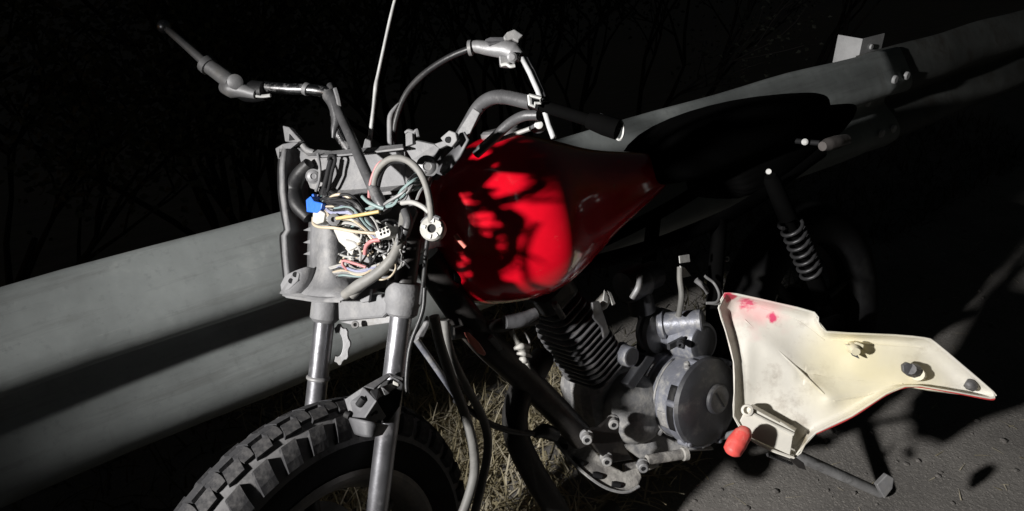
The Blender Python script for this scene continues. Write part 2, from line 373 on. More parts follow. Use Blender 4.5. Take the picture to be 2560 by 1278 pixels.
for i in range(NP):
    for kx, dphi in ((0, 0), (1, 0), (2, .5), (3, .45), (4, .45)):
        a = 2 * math.pi * (i + dphi) / NP
        rad = (WE1 * math.cos(a) + WE2 * math.sin(a)); tan = (-WE1 * math.sin(a) + WE2 * math.cos(a))
        if (WC + rad * RT).z < .10: continue                 # the buried, unseen underside
        o = bpy.data.objects.new('tread_block', tb[kx]); col.objects.link(o); o.parent = fw
        m4 = Matrix((rad, tan, WA)).transposed().to_4x4(); m4.translation = WC
        o.matrix_local = inv @ m4
def ring(name, c, ax, prof, material, parent, n=64):
    s = ax.orthogonal().normalized(); w = ax.cross(s); k = len(prof)
    V = [c + (s * math.cos(2 * math.pi * i / n) + w * math.sin(2 * math.pi * i / n)) * r + ax * d for i in range(n) for r, d in prof]
    Fc = [(i * k + j, i * k + (j + 1) % k, ((i + 1) % n) * k + (j + 1) % k, ((i + 1) % n) * k + j) for i in range(n) for j in range(k)]
    o = new_obj(name, V, Fc, material, parent, smooth=True); e = o.modifiers.new('edges', 'EDGE_SPLIT'); e.split_angle = R(40)
    return o
mat('rim_dusty', (.16, .152, .142), .55, metal=.3, dust=(.24, .215, .18), dust_amt=.4, dust_scale=22)
ring('rim', WC, WA, [(.196, .042), (.204, .046), (.212, .044), (.206, .036), (.192, .030), (.182, .014), (.182, -.014), (.192, -.030), (.206, -.036), (.212, -.044), (.204, -.046), (.196, -.042), (.186, -.034), (.172, -.014), (.172, .014), (.186, .034)], 'rim_dusty', fw)
lathe('hub', WC - WA * .05, WA, [(0, .03), (.012, .045), (.05, .05), (.088, .045), (.10, .03)], 'cover_dark', fw)
for i in range(6):
    a = R(i * 60 + 32); d = WE1 * math.cos(a) + WE2 * math.sin(a); tn = -WE1 * math.sin(a) + WE2 * math.cos(a)
    tube('spoke', [WC + d * .035, WC + d * .10 + tn * .006, WC + d * .195 + tn * .012], [.016, .012, .013], 'exhaust', fw, n=8)
ring('brake_disc', WC - WA * .055, WA, [(.125, .002), (.092, .002), (.092, -.002), (.125, -.002)], 'dull_steel', fw)

# --- fork
def fork(xyt, xyb, w, name='fork_leg'):
    a = SW(*xyt, w); b = SW(*xyb, w); d = (b - a)
    bot = WC + WA * w; q = b + d.normalized() * max(.05, (bot - b).dot(d.normalized()))
    r = .0163
    leg = sub(tube(name, [a - d.normalized() * .03, b, q], [r, r, r * 1.02], 'fork_steel', bike, k=1, n=24))
    return leg, a, d.normalized(), r
legn, fa, fd, fr = fork((1006, 765), (941, 1290), .085)
lathe('collar', fa - fd * .035, fd, [(0, .0245), (.004, .027), (.030, .027), (.034, .0245), (.046, .0235), (.05, .019)], 'grey_plastic', legn)
legf, fa2, fd2, fr2 = fork((812, 795), (786, 1030), -.085)
lathe('collar', fa2 - fd2 * .03, fd2, [(0, .0215), (.004, .0235), (.030, .0235), (.036, .018)], 'grey_plastic', legf)
lathe('ring', fa2 + fd2 * .095, fd2, [(0, fr2 * 1.05), (.002, fr2 * 1.16), (.005, fr2 * 1.16), (.007, fr2 * 1.05)], 'dull_steel', legf)
# lower yoke between the legs, with its notched bracket
yk = sub(plate('triple_clamp', [Fp(x, y, .02) for x, y in ((843, 740), (972, 735), (972, 778), (955, 795), (845, 803))], .05, 'grey_plastic', bike, .004))
plate('notch_plate', [Fp(x, y, .0) for x, y in ((888, 728), (926, 722), (921, 754), (903, 758), (895, 745))], .006, 'grey_plastic', yk)
plate('yoke_lip', [Fp(x, y, .03) for x, y in ((848, 805), (975, 790), (985, 806), (900, 818))], .03, 'dull_steel', yk)
bolt('bolt', Fp(888, 812, .01), (CAM - Fp(888, 812)), .006, .008, 'dull_steel', yk)
tube('steering_stem', [L(.235, .01, .72), L(.31, .005, .90)], .03, 'frame_paint', bike, k=1, n=16)
# horn bracket: open toothed ring behind the far leg
hb = []
for i in range(23):                    # outer, toothed edge, then back along the inner edge
    a = R(-115 + 235 * i / 22); q = 1.0 if (i // 2) % 2 else .88; hb.append(D(846 + 30 * q * math.cos(a), 862 + 52 * q * math.sin(a), 1.20))
for i in range(15):
    a = R(120 - 235 * i / 14); hb.append(D(844 + 13 * math.cos(a), 862 + 30 * math.sin(a), 1.20))
plate('horn_bracket', hb, .008, 'dull_steel', bike, .001)

# --- slotted plastic bracket hanging off the near leg
def pz(cx, cy, off): return D(700 + cx / 2.21, 700 + cy / 2.21, 1.022 + off)
fb = sub(plate('fork_bracket', [pz(x, y, o_) for x, y, o_ in ((355, 660, .02), (460, 590, .02), (532, 668, -.012), (468, 762, -.012), (385, 756, .015))], .004, 'dark_plastic', bike, .001))
for o_ in [fb]: o_.data.materials[0] = M['dark_plastic']
plate('front_face', [pz(x, y, o_) for x, y, o_ in ((534, 668, -.0125), (588, 755, .02), (545, 802, .02), (470, 764, -.0125))], .004, 'dark_plastic', fb, .001)
V = []
rows = []
for i in range(7):
    f = i / 6; x0, x1 = 380 + f * 36, 596 - f * 34; y0, y1 = 758 + f * 92, 802 + f * 52
    rows.append([pz(x0 + (x1 - x0) * g, y0 + (y1 - y0) * g + 16 * math.sin(math.pi * g) * f, .012 - .028 * math.sin(math.pi * g)) for g in [j / 8 for j in range(9)]])
sheet('lower_cup', rows, 'dark_plastic', fb, .003)
plate('top_strap', [pz(x, y, o_) for x, y, o_ in ((462, 588, .02), (598, 512, .045), (622, 520, .045), (520, 600, .02))], .004, 'dark_plastic', fb, .001)
plate('top_strap', [pz(x, y, o_) for x, y, o_ in ((500, 610, .006), (540, 598, .01), (640, 560, .04), (668, 580, .04), (560, 640, .006), (534, 664, -.01))], .004, 'black_plastic', fb, .001)
plate('top_strap', [pz(x, y, o_) for x, y, o_ in ((600, 510, .045), (678, 540, .045), (690, 566, .045), (660, 556, .04), (610, 530, .04))], .004, 'dark_plastic', fb, .001)
plate('tongue', [pz(x, y, o_) for x, y, o_ in ((560, 598, .0), (575, 600, .0), (610, 628, .01), (580, 640, .005))], .004, 'grey_plastic', fb, .001)
plate('lug', [pz(x, y, .03) for x, y in ((625, 556), (655, 572), (655, 590), (622, 578))], .004, 'white_plastic', fb, .001)
c1 = pz(447, 673, -.001)
s1 = (pz(463, 652, 0) - pz(432, 695, .006)); s2 = (pz(455, 680, -.003) - pz(440, 668, 0.003))
tube('slot', [pz(434, 692, .004), pz(462, 654, .001)], .0052, 'rubber', fb, k=1, n=10)
tube('slot', [pz(500, 745, -.004), pz(526, 722, .0), pz(530, 735, .002)], .0032, 'rubber', fb, k=2, n=8)
tube('slot', [pz(360, 740, .012), pz(385, 752, .010)], .005, 'rubber', fb, k=1, n=8)
bolt('bolt', pz(540, 790, .02), (CAM - pz(578, 806, 0)), .006, .006, 'dull_steel', fb, hole=False)
plate('clip_back', [pz(x, y, .05) for x, y in ((560, 560), (690, 540), (660, 700), (600, 790), (540, 800), (470, 700))], .012, 'black_plastic', fb, .002)

rj = random.Random(21)
def jag(pts, amp):                     # broken, chipped outline
    o_ = []
    for i in range(len(pts)):
        (x0, y0), (x1, y1) = pts[i][:2], pts[(i + 1) % len(pts)][:2]; o_.append((x0, y0)); nn = int(math.hypot(x1 - x0, y1 - y0) / 22)
        o_ += [(x0 + (x1 - x0) * (j + rj.uniform(-.3, .3)) / (nn + 1) + rj.uniform(-amp, amp) * .5, y0 + (y1 - y0) * j / (nn + 1) + rj.uniform(-amp, amp)) for j in range(1, nn + 1)]
    return o_
# --- headlight bracket (grey plastic)
hp = sub(plate('headlight_bracket', [Fp(x, y, .03 + (.0002 * (x - 900) if x > 1000 else 0)) for x, y in jag(((742, 372), (775, 383), (830, 379), (915, 373), (1008, 363), (1013, 397), (1058, 398), (1076, 440), (1060, 470), (1015, 470), (940, 476), (805, 482), (775, 470), (760, 420)), 5)], .006, 'grey_plastic', bike, .0015))
plate('ledge', [Fp(x, y, o_) for x, y, o_ in ((802, 478, .029), (905, 472, .029), (1012, 462, .029), (1016, 474, -.005), (905, 486, -.005), (800, 494, -.005))], .005, 'grey_plastic', hp, .001)
plate('under_wall', [Fp(x, y, .055) for x, y in ((790, 490), (1015, 474), (1040, 530), (1000, 640), (960, 720), (860, 730), (800, 700))], .006, 'grey_plastic', hp, .001)
plate('rim_strip', [Fp(x, y, o_) for x, y, o_ in ((742, 369, .028), (830, 377, .028), (915, 370, .028), (1008, 360, .028), (1008, 370, .0), (915, 381, .0), (835, 388, .0), (770, 392, .0))], .003, 'grey_plastic', hp, .001)
# left cheek: outer flange, dark channel, inner skin
edge = [(708, 372), (703, 420), (704, 480), (712, 540), (718, 575), (708, 590), (711, 640), (716, 690), (724, 735)]
sheet('side_wall', [[Fp(x - 5, y, .01) for x, y in edge], [Fp(x + 2, y, -.012) for x, y in edge], [Fp(x + 10, y, -.004) for x, y in edge], [Fp(x + 20, y, .02) for x, y in edge], [Fp(x + 34, y, .055) for x, y in edge], [Fp(x + 66, y, .085) for x, y in edge]], 'grey_plastic', hp, .003)
tube('seal_strip', [Fp(x - 6, y, .003) for x, y in edge], .0022, 'black_plastic', hp, n=6)
# inner rounded column, flaring into the bottom tray
rows = []
for i in range(11):
    f = i / 10; y = 555 + f * 178; fl = max(0, f - .62) / .38
    xl, xr = 774 - 4 * math.sin(f * 3) - 34 * fl ** 2, 862 + 14 * f + 22 * fl ** 2
    rows.append([Fp(xl + (xr - xl) * g, y + 10 * fl * math.sin(math.pi * g), .035 - .045 * math.sin(math.pi * g ** .8) - .03 * fl ** 2) for g in [j / 8 for j in range(9)]])
sheet('column', rows, 'grey_plastic', hp, .003)
for yy in (574, 605, 634):
    plate('rib_tooth', [Fp(x, y, .02) for x, y in ((757, yy + 2), (776, yy - 7), (776, yy + 5))], .003, 'grey_plastic', hp, .0005)
rows = [[Fp(x, y, o_) for x, y in r] for r, o_ in zip(([(735, 716), (790, 722), (850, 712), (905, 690)], [(722, 728), (790, 738), (862, 728), (915, 705)], [(706, 738), (785, 751), (850, 752), (900, 726)]), (.03, -.005, -.045))]
sheet('bottom_tray', rows, 'grey_plastic', hp, .003)
plate('tray_lip', [Fp(x, y, -.046) for x, y in ((705, 737), (785, 749), (850, 751), (850, 757), (785, 756), (715, 745))], .003, 'grey_plastic', hp, .0006)
# corner lug bottom left
lg = [(700, 712), (712, 688), (738, 676), (748, 684), (744, 702), (722, 724), (703, 730)]
plate('corner_lug', [Fp(x, y, -.035) for x, y in lg], .006, 'grey_plastic', hp, .0015)
sheet('lug_skirt', [[Fp(738, 677, -.034), Fp(700, 733, -.034)], [Fp(765, 668, -.03), Fp(722, 742, -.03)], [Fp(790, 672, .0), Fp(770, 735, .0)]], 'grey_plastic', hp, .003)
tube('hole', [Fp(727, 703, -.037), Fp(729, 700, -.030)], .0042, 'rubber', hp, k=1); tube('hole', [Fp(738, 687, -.037), Fp(739, 685, -.03)], .0042, 'rubber', hp, k=1)
# pointed horn top left
plate('horn_tip', [Fp(x, y, .0) for x, y in ((706, 314), (722, 318), (752, 352), (742, 356), (712, 354))], .010, 'grey_plastic', hp, .0015)
plate('horn_hollow', [Fp(x, y, -.002) for x, y in ((723, 335), (736, 350), (722, 352))], .004, 'rubber', hp, .0004)
plate('horn_base', [Fp(x, y, o_) for x, y, o_ in ((688, 372, .0), (705, 362, .0), (752, 352, .01), (756, 358, .03), (720, 378, .01), (718, 398, .0), (695, 398, .0))], .006, 'grey_plastic', hp, .001)
plate('hole', [Fp(x, y, -.003) for x, y in ((697, 380), (711, 378), (712, 390), (699, 391))], .004, 'rubber', hp, .0004)
tube('shoulder_bead', [Fp(756, 362, .01), Fp(768, 375, .015), Fp(785, 382, .02)], .005, 'grey_plastic', hp, n=8)
# inner dark duct and fixing screws
tube('duct', [Fp(772, 408, .01), Fp(748, 436, .012), Fp(734, 470, .02), Fp(742, 510, .015), Fp(772, 545, .02)], [.009, .012, .0135, .013, .010], 'black_plastic', hp, n=14)
tube('stay_rod', [Fp(828, 398, .0), Fp(818, 440, .005), Fp(806, 490, .01)], .0045, 'rubber', hp, n=8)
tube('stay_loop', [Fp(822, 402, -.004), Fp(824, 391, -.004), Fp(834, 390, -.004), Fp(838, 401, -.004), Fp(830, 430, .0), Fp(822, 470, .005), Fp(812, 494, .01)], .0028, 'rubber', hp, n=8)
for x, y, r_ in ((783, 441, .0095), (1068, 416, .0125)):
    p = Fp(x, y, -.002); lathe('screw', p, (Fp(x, y, -.1) - p), [(-.02, r_ * .8), (0, r_ * 1.25), (.002, r_ * 1.25), (.002, r_), (.003, r_ * .92), (.0045, r_ * .5), (.003, r_ * .4)], 'dull_steel', hp, n=18)
tube('lug_wire', [Fp(795, 385, .0), Fp(800, 420, -.01), Fp(798, 452, -.006), Fp(790, 478, .0)], .0024, 'grey_plastic', hp, n=8)
# right-hand ears
plate('ear', [Fp(x, y, o_) for x, y, o_ in ((1013, 372, .03), (1040, 352, .028), (1085, 362, .03), (1098, 372, .035), (1080, 400, .045), (1060, 418, .045), (1030, 400, .035))], .006, 'grey_plastic', hp, .001)
plate('clip', [Fp(x, y, .02) for x, y in ((1013, 330), (1030, 326), (1031, 360), (1014, 366))], .006, 'grey_plastic', hp, .0008)
tube('clip_hook', [Fp(1014, 332, .02), Fp(1022, 327, .02), Fp(1036, 331, .02), Fp(1042, 325, .02), Fp(1046, 342, .02)], .0026, 'grey_plastic', hp, n=6, k=3)
plate('tab', [Fp(x, y, .02) for x, y in ((1085, 360), (1130, 345), (1132, 356), (1098, 372))], .006, 'grey_plastic', hp, .001)
plate('tab_eye', [Fp(x, y, .01) for x, y in ((1100, 345), (1122, 326), (1138, 332), (1142, 350), (1128, 368), (1112, 362))], .007, 'grey_plastic', hp, .0015)
tube('hole', [Fp(1120, 350, .006), Fp(1121, 349, .016)], .0045, 'rubber', hp, k=1)
sheet('ear_skirt', [[Fp(1160, 330, .03), Fp(1172, 350, .03), Fp(1150, 392, .03), Fp(1128, 420, .04), Fp(1108, 440, .05)], [Fp(1152, 332, .045), Fp(1160, 352, .045), Fp(1136, 390, .05), Fp(1116, 412, .055), Fp(1092, 434, .06)], [Fp(1132, 352, .065), Fp(1136, 372, .065), Fp(1118, 390, .07), Fp(1102, 404, .075), Fp(1080, 428, .08)]], 'dark_plastic', hp, .003)

# --- handlebar, levers
hbar = sub(tube('handlebar', [D(655, 217, 1.275), D(720, 222, 1.26), D(790, 226, 1.245), D(825, 238, 1.235), D(838, 275, 1.225), D(846, 330, 1.22), D(880, 385, 1.21)], pm(14, 1.25), 'chrome', bike, n=18))
tube('bar_collar', [D(763, 221, 1.25), D(772, 225, 1.248)], pm(16.5, 1.25), 'dull_steel', hbar, k=1, n=18)
tube('bar_sleeve', [D(822, 236, 1.23), D(838, 262, 1.22), D(842, 300, 1.215), D(836, 322, 1.212), D(832, 345, 1.21)], [.012, .012, .009, .006, .002], 'bar_paint', hbar, n=10)
tube('zip_tie', [D(838, 222, 1.20), D(846, 250, 1.195), D(852, 285, 1.19)], .0038, 'grey_plastic', hbar, n=6)
sw = sub(tube('switch_housing', [D(590, 222, 1.29), D(625, 228, 1.282), D(664, 228, 1.27)], [.014, .019, .019, .016], 'black_plastic', bike, n=14))
tube('housing_rim', [D(640, 240, 1.262), D(658, 241, 1.262), D(676, 239, 1.26)], .003, 'tag_white', sw, n=6)
tube('perch', [D(560, 218, 1.285), D(580, 222, 1.275), D(606, 226, 1.268), D(640, 236, 1.262)], [.011, .016, .012, .008], 'dull_steel', sw, n=14)
lathe('knuckle', D(588, 205, 1.265) + ray(588, 205) * -.014, ray(588, 205), [(0, .008), (.003, .013), (.026, .013), (.03, .008)], 'dull_steel', sw, n=18)
lv = sub(tube('brake_lever', [D(580, 208, 1.275), D(560, 192, 1.28), D(520, 163, 1.285)], [.0145, .0145, .0135], 'dull_steel', bike, n=14))
tube('collar', [D(524, 168, 1.284), D(513, 158, 1.286)], .0165, 'dull_steel', lv, k=1, n=14)
tube('blade', [D(516, 159, 1.286), D(470, 118, 1.295), D(426, 80, 1.302), D(420, 75, 1.303)], [.0085, .0075, .0065, .0060], 'dull_steel', lv, n=10)
bc = D(410, 67, 1.304)
lathe('ball_end', bc - (D(400, 58, 1.304) - bc).normalized() * .012, (D(400, 58, 1.304) - bc), [(.012 - .012 * math.cos(R(a)), max(.0006, .012 * math.sin(R(a)))) for a in range(0, 181, 15)], 'fork_steel', lv, n=18)
# left half of the bar, bent, with its grip
lb = sub(tube('handlebar', [D(1085, 440, 1.16), D(1125, 385, 1.13), D(1165, 320, 1.10), D(1195, 270, 1.08), D(1225, 247, 1.06), D(1262, 243, 1.04), D(1330, 258, 1.01)], pm(17, 1.08), 'bar_paint', bike, n=18))
plate('bar_clamp_plate', [D(x, y, o_) for x, y, o_ in ((1182, 270, 1.055), (1199, 282, 1.05), (1172, 338, 1.06), (1148, 352, 1.07), (1144, 330, 1.07))], .004, 'grey_plastic', lb, .001)
tube('bar_collar', [D(1252, 242, 1.046), D(1259, 243, 1.044)], pm(18.5, 1.05), 'bar_paint', lb, k=1, n=18)
tube('bare_bar', [D(1335, 259, 1.008), D(1400, 278, .995), D(1480, 303, .98)], .0085, 'shade_black', lb, n=14)
tube('grip', [D(1472, 301, .981), D(1510, 313, .972), D(1545, 324, .965)], [.011, .0136, .0138], 'shade_black', lb, n=16)
tube('bar_end_rim', [D(1548 + 11 * math.cos(R(a)), 325 + 25 * math.sin(R(a)), .962) for a in range(-120, 121, 20)], .0016, 'tag_white', lb, n=6, k=2)
for i, (x, y) in enumerate(((1500, 288), (1520, 296), (1538, 300))):
    tube('grip_flap', [D(x, y, .975), D(x + 14, y + 8, .968), D(x + 8, y + 22, .966)], .003, 'rubber', lb, n=6)
# square clamp ring at the end of the bare tube
q = [(1322, 238), (1352, 246), (1350, 258), (1338, 258), (1336, 266), (1324, 262)]
tube('clamp_ring', [D(x, y, .985) for x, y in q + q[:1]], .0022, 'tag_white', lb, k=1, n=6)
tube('clamp_ring', [D(x + 6, y + 3, 1.0) for x, y in q + q[:1]], .004, 'black_plastic', lb, k=1, n=6)
tube('bar_hose', [D(1190, 385, 1.12), D(1235, 345, 1.10), D(1275, 308, 1.08), D(1310, 290, 1.06), D(1345, 288, 1.05)], pm(13, 1.08), 'bar_paint', bike, n=12)
tube('thin_cable', [D(1240, 352, 1.12), D(1280, 338, 1.10), D(1325, 322, 1.08)], .0032, 'w_white', bike, n=6)
ig = sub(lathe('ignition_barrel', D(1345, 310, 1.10), (D(1345, 310, 1.0) - D(1345, 310, 1.1)), [(-.03, .014), (.0, .014), (.004, .011), (.008, .006)], 'dark_plastic', bike, n=18))
lathe('lock_face', D(1347, 312, 1.09), (D(1345, 310, 1.0) - D(1345, 310, 1.1)), [(-.002, .007), (.003, .006), (.004, .003)], 'tag_white', ig, n=14)

# clutch perch dangling on its cable
cp = sub(tube('clutch_perch', [D(1174, 119, 1.08), D(1195, 117, 1.078), D(1225, 122, 1.075), D(1260, 124, 1.07), D(1285, 132, 1.065), D(1303, 142, 1.06)], [.0085, .0095, .0105, .0135, .0145, .008], 'dull_steel', bike, n=12))
plate('lever_stub', [D(x, y, o_) for x, y, o_ in ((1212, 98, 1.07), (1226, 92, 1.07), (1262, 92, 1.065), (1262, 104, 1.06), (1222, 110, 1.06), (1210, 106, 1.07))], .012, 'dark_plastic', cp, .0015)
plate('lever_hook', [D(x, y, 1.055) for x, y in ((1258, 92), (1268, 80), (1286, 73), (1296, 80), (1308, 88), (1298, 98), (1296, 106), (1282, 98), (1272, 100), (1262, 100))], .010, 'grey_plastic', cp, .0015)
plate('cable_boss', [D(x, y, 1.058) for x, y in ((1247, 138), (1290, 138), (1287, 165), (1249, 163))], .016, 'dull_steel', cp, .002)
tube('boss_edge', [D(1252, 164, 1.056), D(1266, 161, 1.055), D(1276, 166, 1.055), D(1287, 165, 1.056)], .0026, 'tag_white', cp, n=6)
lathe('pivot', D(1280, 143, 1.05), (D(1280, 143, 1.0) - D(1280, 143, 1.06)), [(-.004, .007), (.003, .007), (.005, .004)], 'dull_steel', cp, n=14)
tube('nozzle_ring', [D(1172, 121, 1.08), D(1180, 120, 1.079)], .0115, 'dull_steel', cp, k=1, n=12)
tube('clutch_cable', [D(1176, 121, 1.08), D(1120, 145, 1.10), D(1060, 185, 1.13), D(1015, 235, 1.16), D(990, 300, 1.18), D(982, 365, 1.19), D(985, 420, 1.18)], .0048, 'hose_black', bike, n=8)
strip = [(1306, 143), (1325, 180), (1345, 225), (1362, 275), (1374, 315), (1384, 342)]
cl = sub(sheet('clutch_lever', [[D(x - 5, y + 2, 1.055 - .017 * i) for i, (x, y) in enumerate(strip)], [D(x + 7, y, 1.060 - .017 * i) for i, (x, y) in enumerate(strip)]], 'post_steel', bike, .005))
sheet('sleeve', [[D(x + 3, y, 1.062 - .017 * i) for i, (x, y) in enumerate(strip[:4])], [D(x + 16, y - 1, 1.07 - .017 * i) for i, (x, y) in enumerate(strip[:4])]], 'dark_plastic', cl, .006)

# throttle cable standing straight up, and a cut-off tube end beside it
tube('throttle_cable', [D(1010, -70, 1.10), D(990, -10, 1.12), D(975, 50, 1.13), D(960, 118, 1.14), D(945, 188, 1.15), D(940, 215, 1.15), D(934, 270, 1.155), D(927, 330, 1.16), D(920, 390, 1.165)], [.0024, .0024, .0027, .0026, .0028, .0036, .0030, .0036, .0046], 'tag_dull', bike, n=8)
plate('cable_gusset', [D(x, y, 1.155) for x, y in ((906, 372), (912, 348), (926, 336), (928, 375))], .005, 'grey_plastic', bike)
tube('cut_tube', [D(976, 372, 1.14), D(975, 330, 1.14), D(976, 292, 1.14), D(988, 270, 1.14), D(997, 258, 1.14)], [.0045, .0045, .0045, .0028, .001], 'grey_plastic', bike, n=8)

# --- wiring harness hanging out of the headlight bracket
wh = sub(tube('wiring_harness', [Fp(826, 215, .10), Fp(848, 280, .05), Fp(880, 350, -.01), Fp(910, 420, -.045), Fp(945, 495, -.055), Fp(965, 530, -.05)], [.0065, .0075, .0078, .0078, .0085, .009], 'hose_black', bike, n=14, label='thick dark sleeve from the handlebar into the loom'))
wh.data.materials[0] = M['bar_paint']
def wire(pts, r, m_, name='wire', n=6): return tube(name, [Fp(*p) for p in pts], r, m_, wh, k=5, n=n)
rr = random.Random(11)
def J(s): return rr.uniform(-s, s)
cols1 = ['w_black'] * 9 + ['w_white', 'w_white', 'w_teal', 'w_tan', 'w_grey', 'w_lav', 'w_teal']
for i in range(42):                    # arch from the blue plug to the six-pin plug
    k_ = i / 41
    wire([(795 + J(10), 510 + J(22), -.03), (828 + J(8), 492 + 60 * k_ + J(10), -.05 + J(.01)), (880 + J(10), 498 + 55 * k_ + J(10), -.055 + J(.014)), (922 + J(10), 545 + 40 * k_ + J(12), -.045 + J(.012)), (952 + J(14), 590 + J(22), -.035 + J(.01))], rr.choice((.0016, .002, .0023)), rr.choice(cols1))
for i in range(16):                    # from the right ear down to the middle knot
    k_ = i / 15
    wire([(1062 + J(8), 425 + 40 * k_, -.0 + J(.01)), (1030 + J(8), 445 + 30 * k_ + J(8), -.035 + J(.01)), (1008 + J(8), 485 + J(14), -.045 + J(.01)), (975 + J(14), 512 + J(10), -.05 + J(.01)), (925 + J(20), 530 + J(14), -.045 + J(.01)), (880 + J(22), 560 + J(22), -.03)], rr.choice((.0017, .0021)), rr.choice(['w_grey', 'w_white', 'w_grey', 'w_black', 'w_black', 'w_grey', 'w_teal']))
for i in range(34):                    # loops round the plugs
    cx, cy = 928 + J(60), 622 + J(55); a0 = rr.uniform(0, 6.28); rx, ry = rr.uniform(14, 42), rr.uniform(14, 36)
    wire([(cx + rx * math.cos(a0 + t * .8), cy + ry * math.sin(a0 + t * .8) + 4 * t, -.04 + J(.015)) for t in range(5)], rr.choice((.0014, .0018)), rr.choice(['w_black', 'w_black', 'w_grey', 'w_white', 'w_tan', 'w_white']))
for i in range(13):                    # pale bundle lower left
    k_ = i / 12
    wire([(828 + J(6) + 16 * k_, 668 + 26 * k_ + J(2), -.05 + J(.006)), (862 + J(5), 664 + 30 * k_ + J(5), -.058 + J(.008)), (905 + J(8), 676 + 18 * k_ + J(4), -.05 + J(.006)), (950 + J(8), 660 + 14 * k_ + J(6), -.035)], .0018, rr.choice(['w_lav', 'w_grey', 'w_teal', 'w_tan', 'w_white', 'w_black', 'w_grey', 'w_lav', 'w_black']))
for i in range(16):                    # black tangle behind
    wire([(810 + J(14), 500 + J(40), .01), (860 + J(30), 540 + J(50), .0 + J(.02)), (930 + J(30), 590 + J(50), -.01 + J(.02)), (985 + J(15), 620 + J(40), .0)], .0026, 'w_black')
wire([(842, 546, -.075), (880, 541, -.078), (915, 535, -.078), (948, 529, -.07)], .0026, 'w_yel', n=8)
wire([(783, 545, -.05), (784, 560, -.06), (800, 568, -.062), (835, 570, -.064), (880, 578, -.062), (915, 582, -.06), (945, 584, -.05)], .0024, 'w_tan', n=8)
wire([(923, 500, -.055), (924, 475, -.06), (930, 445, -.062), (945, 412, -.062), (968, 398, -.06)], .0025, 'w_pink', n=8)
wire([(912, 635, -.065), (916, 615, -.072), (930, 603, -.074), (950, 600, -.068)], .0030, 'w_pink', n=8)
wire([(868, 675, -.06), (857, 662, -.066), (860, 652, -.066), (890, 660, -.062), (915, 668, -.055)], .0022, 'w_pink', n=8)
wire([(906, 492, -.06), (920, 505, -.068), (940, 515, -.066), (960, 522, -.06)], .0028, 'w_teal', n=8)
wire([(1005, 508, -.05), (1030, 506, -.058), (1055, 516, -.06), (1072, 530, -.055)], .0034, 'w_white', n=8)
wire([(938, 510, -.05), (934, 470, -.055), (945, 425, -.06), (975, 398, -.062), (1010, 398, -.062), (1040, 418, -.06), (1060, 450, -.058), (1072, 490, -.056), (1078, 535, -.055), (1077, 556, -.052)], .0048, 'hose', 'bulb_lead', 12)
wire([(940, 500, -.045), (944, 460, -.05), (958, 420, -.052), (985, 402, -.054), (1015, 404, -.052)], .0045, 'w_black', 'bulb_lead', 10)
wire([(1062, 466, -.02), (1050, 480, -.03), (1040, 505, -.03)], .002, 'w_grey')
# thick taped trunk running out to the lower left
wire([(1012, 530, -.01), (1008, 570, -.028), (996, 615, -.04), (975, 655, -.05), (935, 690, -.06), (895, 715, -.066), (862, 738, -.066)], [.007, .0078, .0072, .0085, .0078, .0088, .0074], 'hose', 'taped_trunk', 14)
wire([(940, 688, -.055), (905, 715, -.06), (880, 740, -.062)], .0062, 'hose', 'taped_trunk', 12)
wire([(1012, 528, -.02), (1020, 555, -.03), (1010, 585, -.035), (1004, 600, -.035)], .0062, 'bar_paint', 'taped_trunk', 10)
def conn(name, pts, off, th, m_, bev=.0012): return plate(name, [Fp(x, y, off) for x, y in pts], th, m_, wh, bev)
conn('connector', [(764, 500), (776, 490), (784, 503), (806, 508), (803, 522), (792, 533), (766, 530)], -.062, .018, 'blue_plastic')
conn('connector', [(778, 486), (783, 484), (787, 500), (781, 503)], -.05, .008, 'blue_plastic')
conn('connector', [(782, 530), (797, 524), (812, 533), (808, 556), (790, 562), (780, 556)], -.06, .02, 'white_plastic')
conn('connector', [(832, 574), (858, 565), (885, 585), (905, 598), (888, 620), (872, 628), (846, 605)], -.05, .022, 'white_plastic', .002)
conn('connector', [(860, 620), (900, 600), (912, 612), (884, 630), (878, 640)], -.045, .018, 'white_plastic', .002)
six = conn('connector', [(936, 580), (968, 564), (976, 580), (974, 590), (945, 600)], -.072, .022, 'white_plastic')
for i in range(2):
    for j in range(3): tube('pin_hole', [Fp(951 + 8.5 * j + 2 * i, 577 - 3.4 * j + 9 * i, -.0735), Fp(951 + 8.5 * j + 2 * i, 577 - 3.4 * j + 9 * i, -.066)], .0021, 'rubber', wh, k=1, n=6)
conn('relay', [(842, 664), (882, 634), (916, 650), (932, 672), (905, 690), (850, 684)], -.02, .03, 'grey_plastic', .003)
conn('connector', [(880, 650), (912, 632), (925, 655), (898, 672)], -.04, .016, 'grey_plastic', .002)
conn('connector', [(955, 640), (978, 625), (984, 640), (960, 655)], -.04, .01, 'white_plastic', .001)
lathe('grommet', Fp(834, 549, -.07), (Fp(834, 549, -.1) - Fp(834, 549, -.0)), [(0, .009), (.004, .009), (.005, .004), (.002, .003)], 'grey_plastic', wh, n=16)
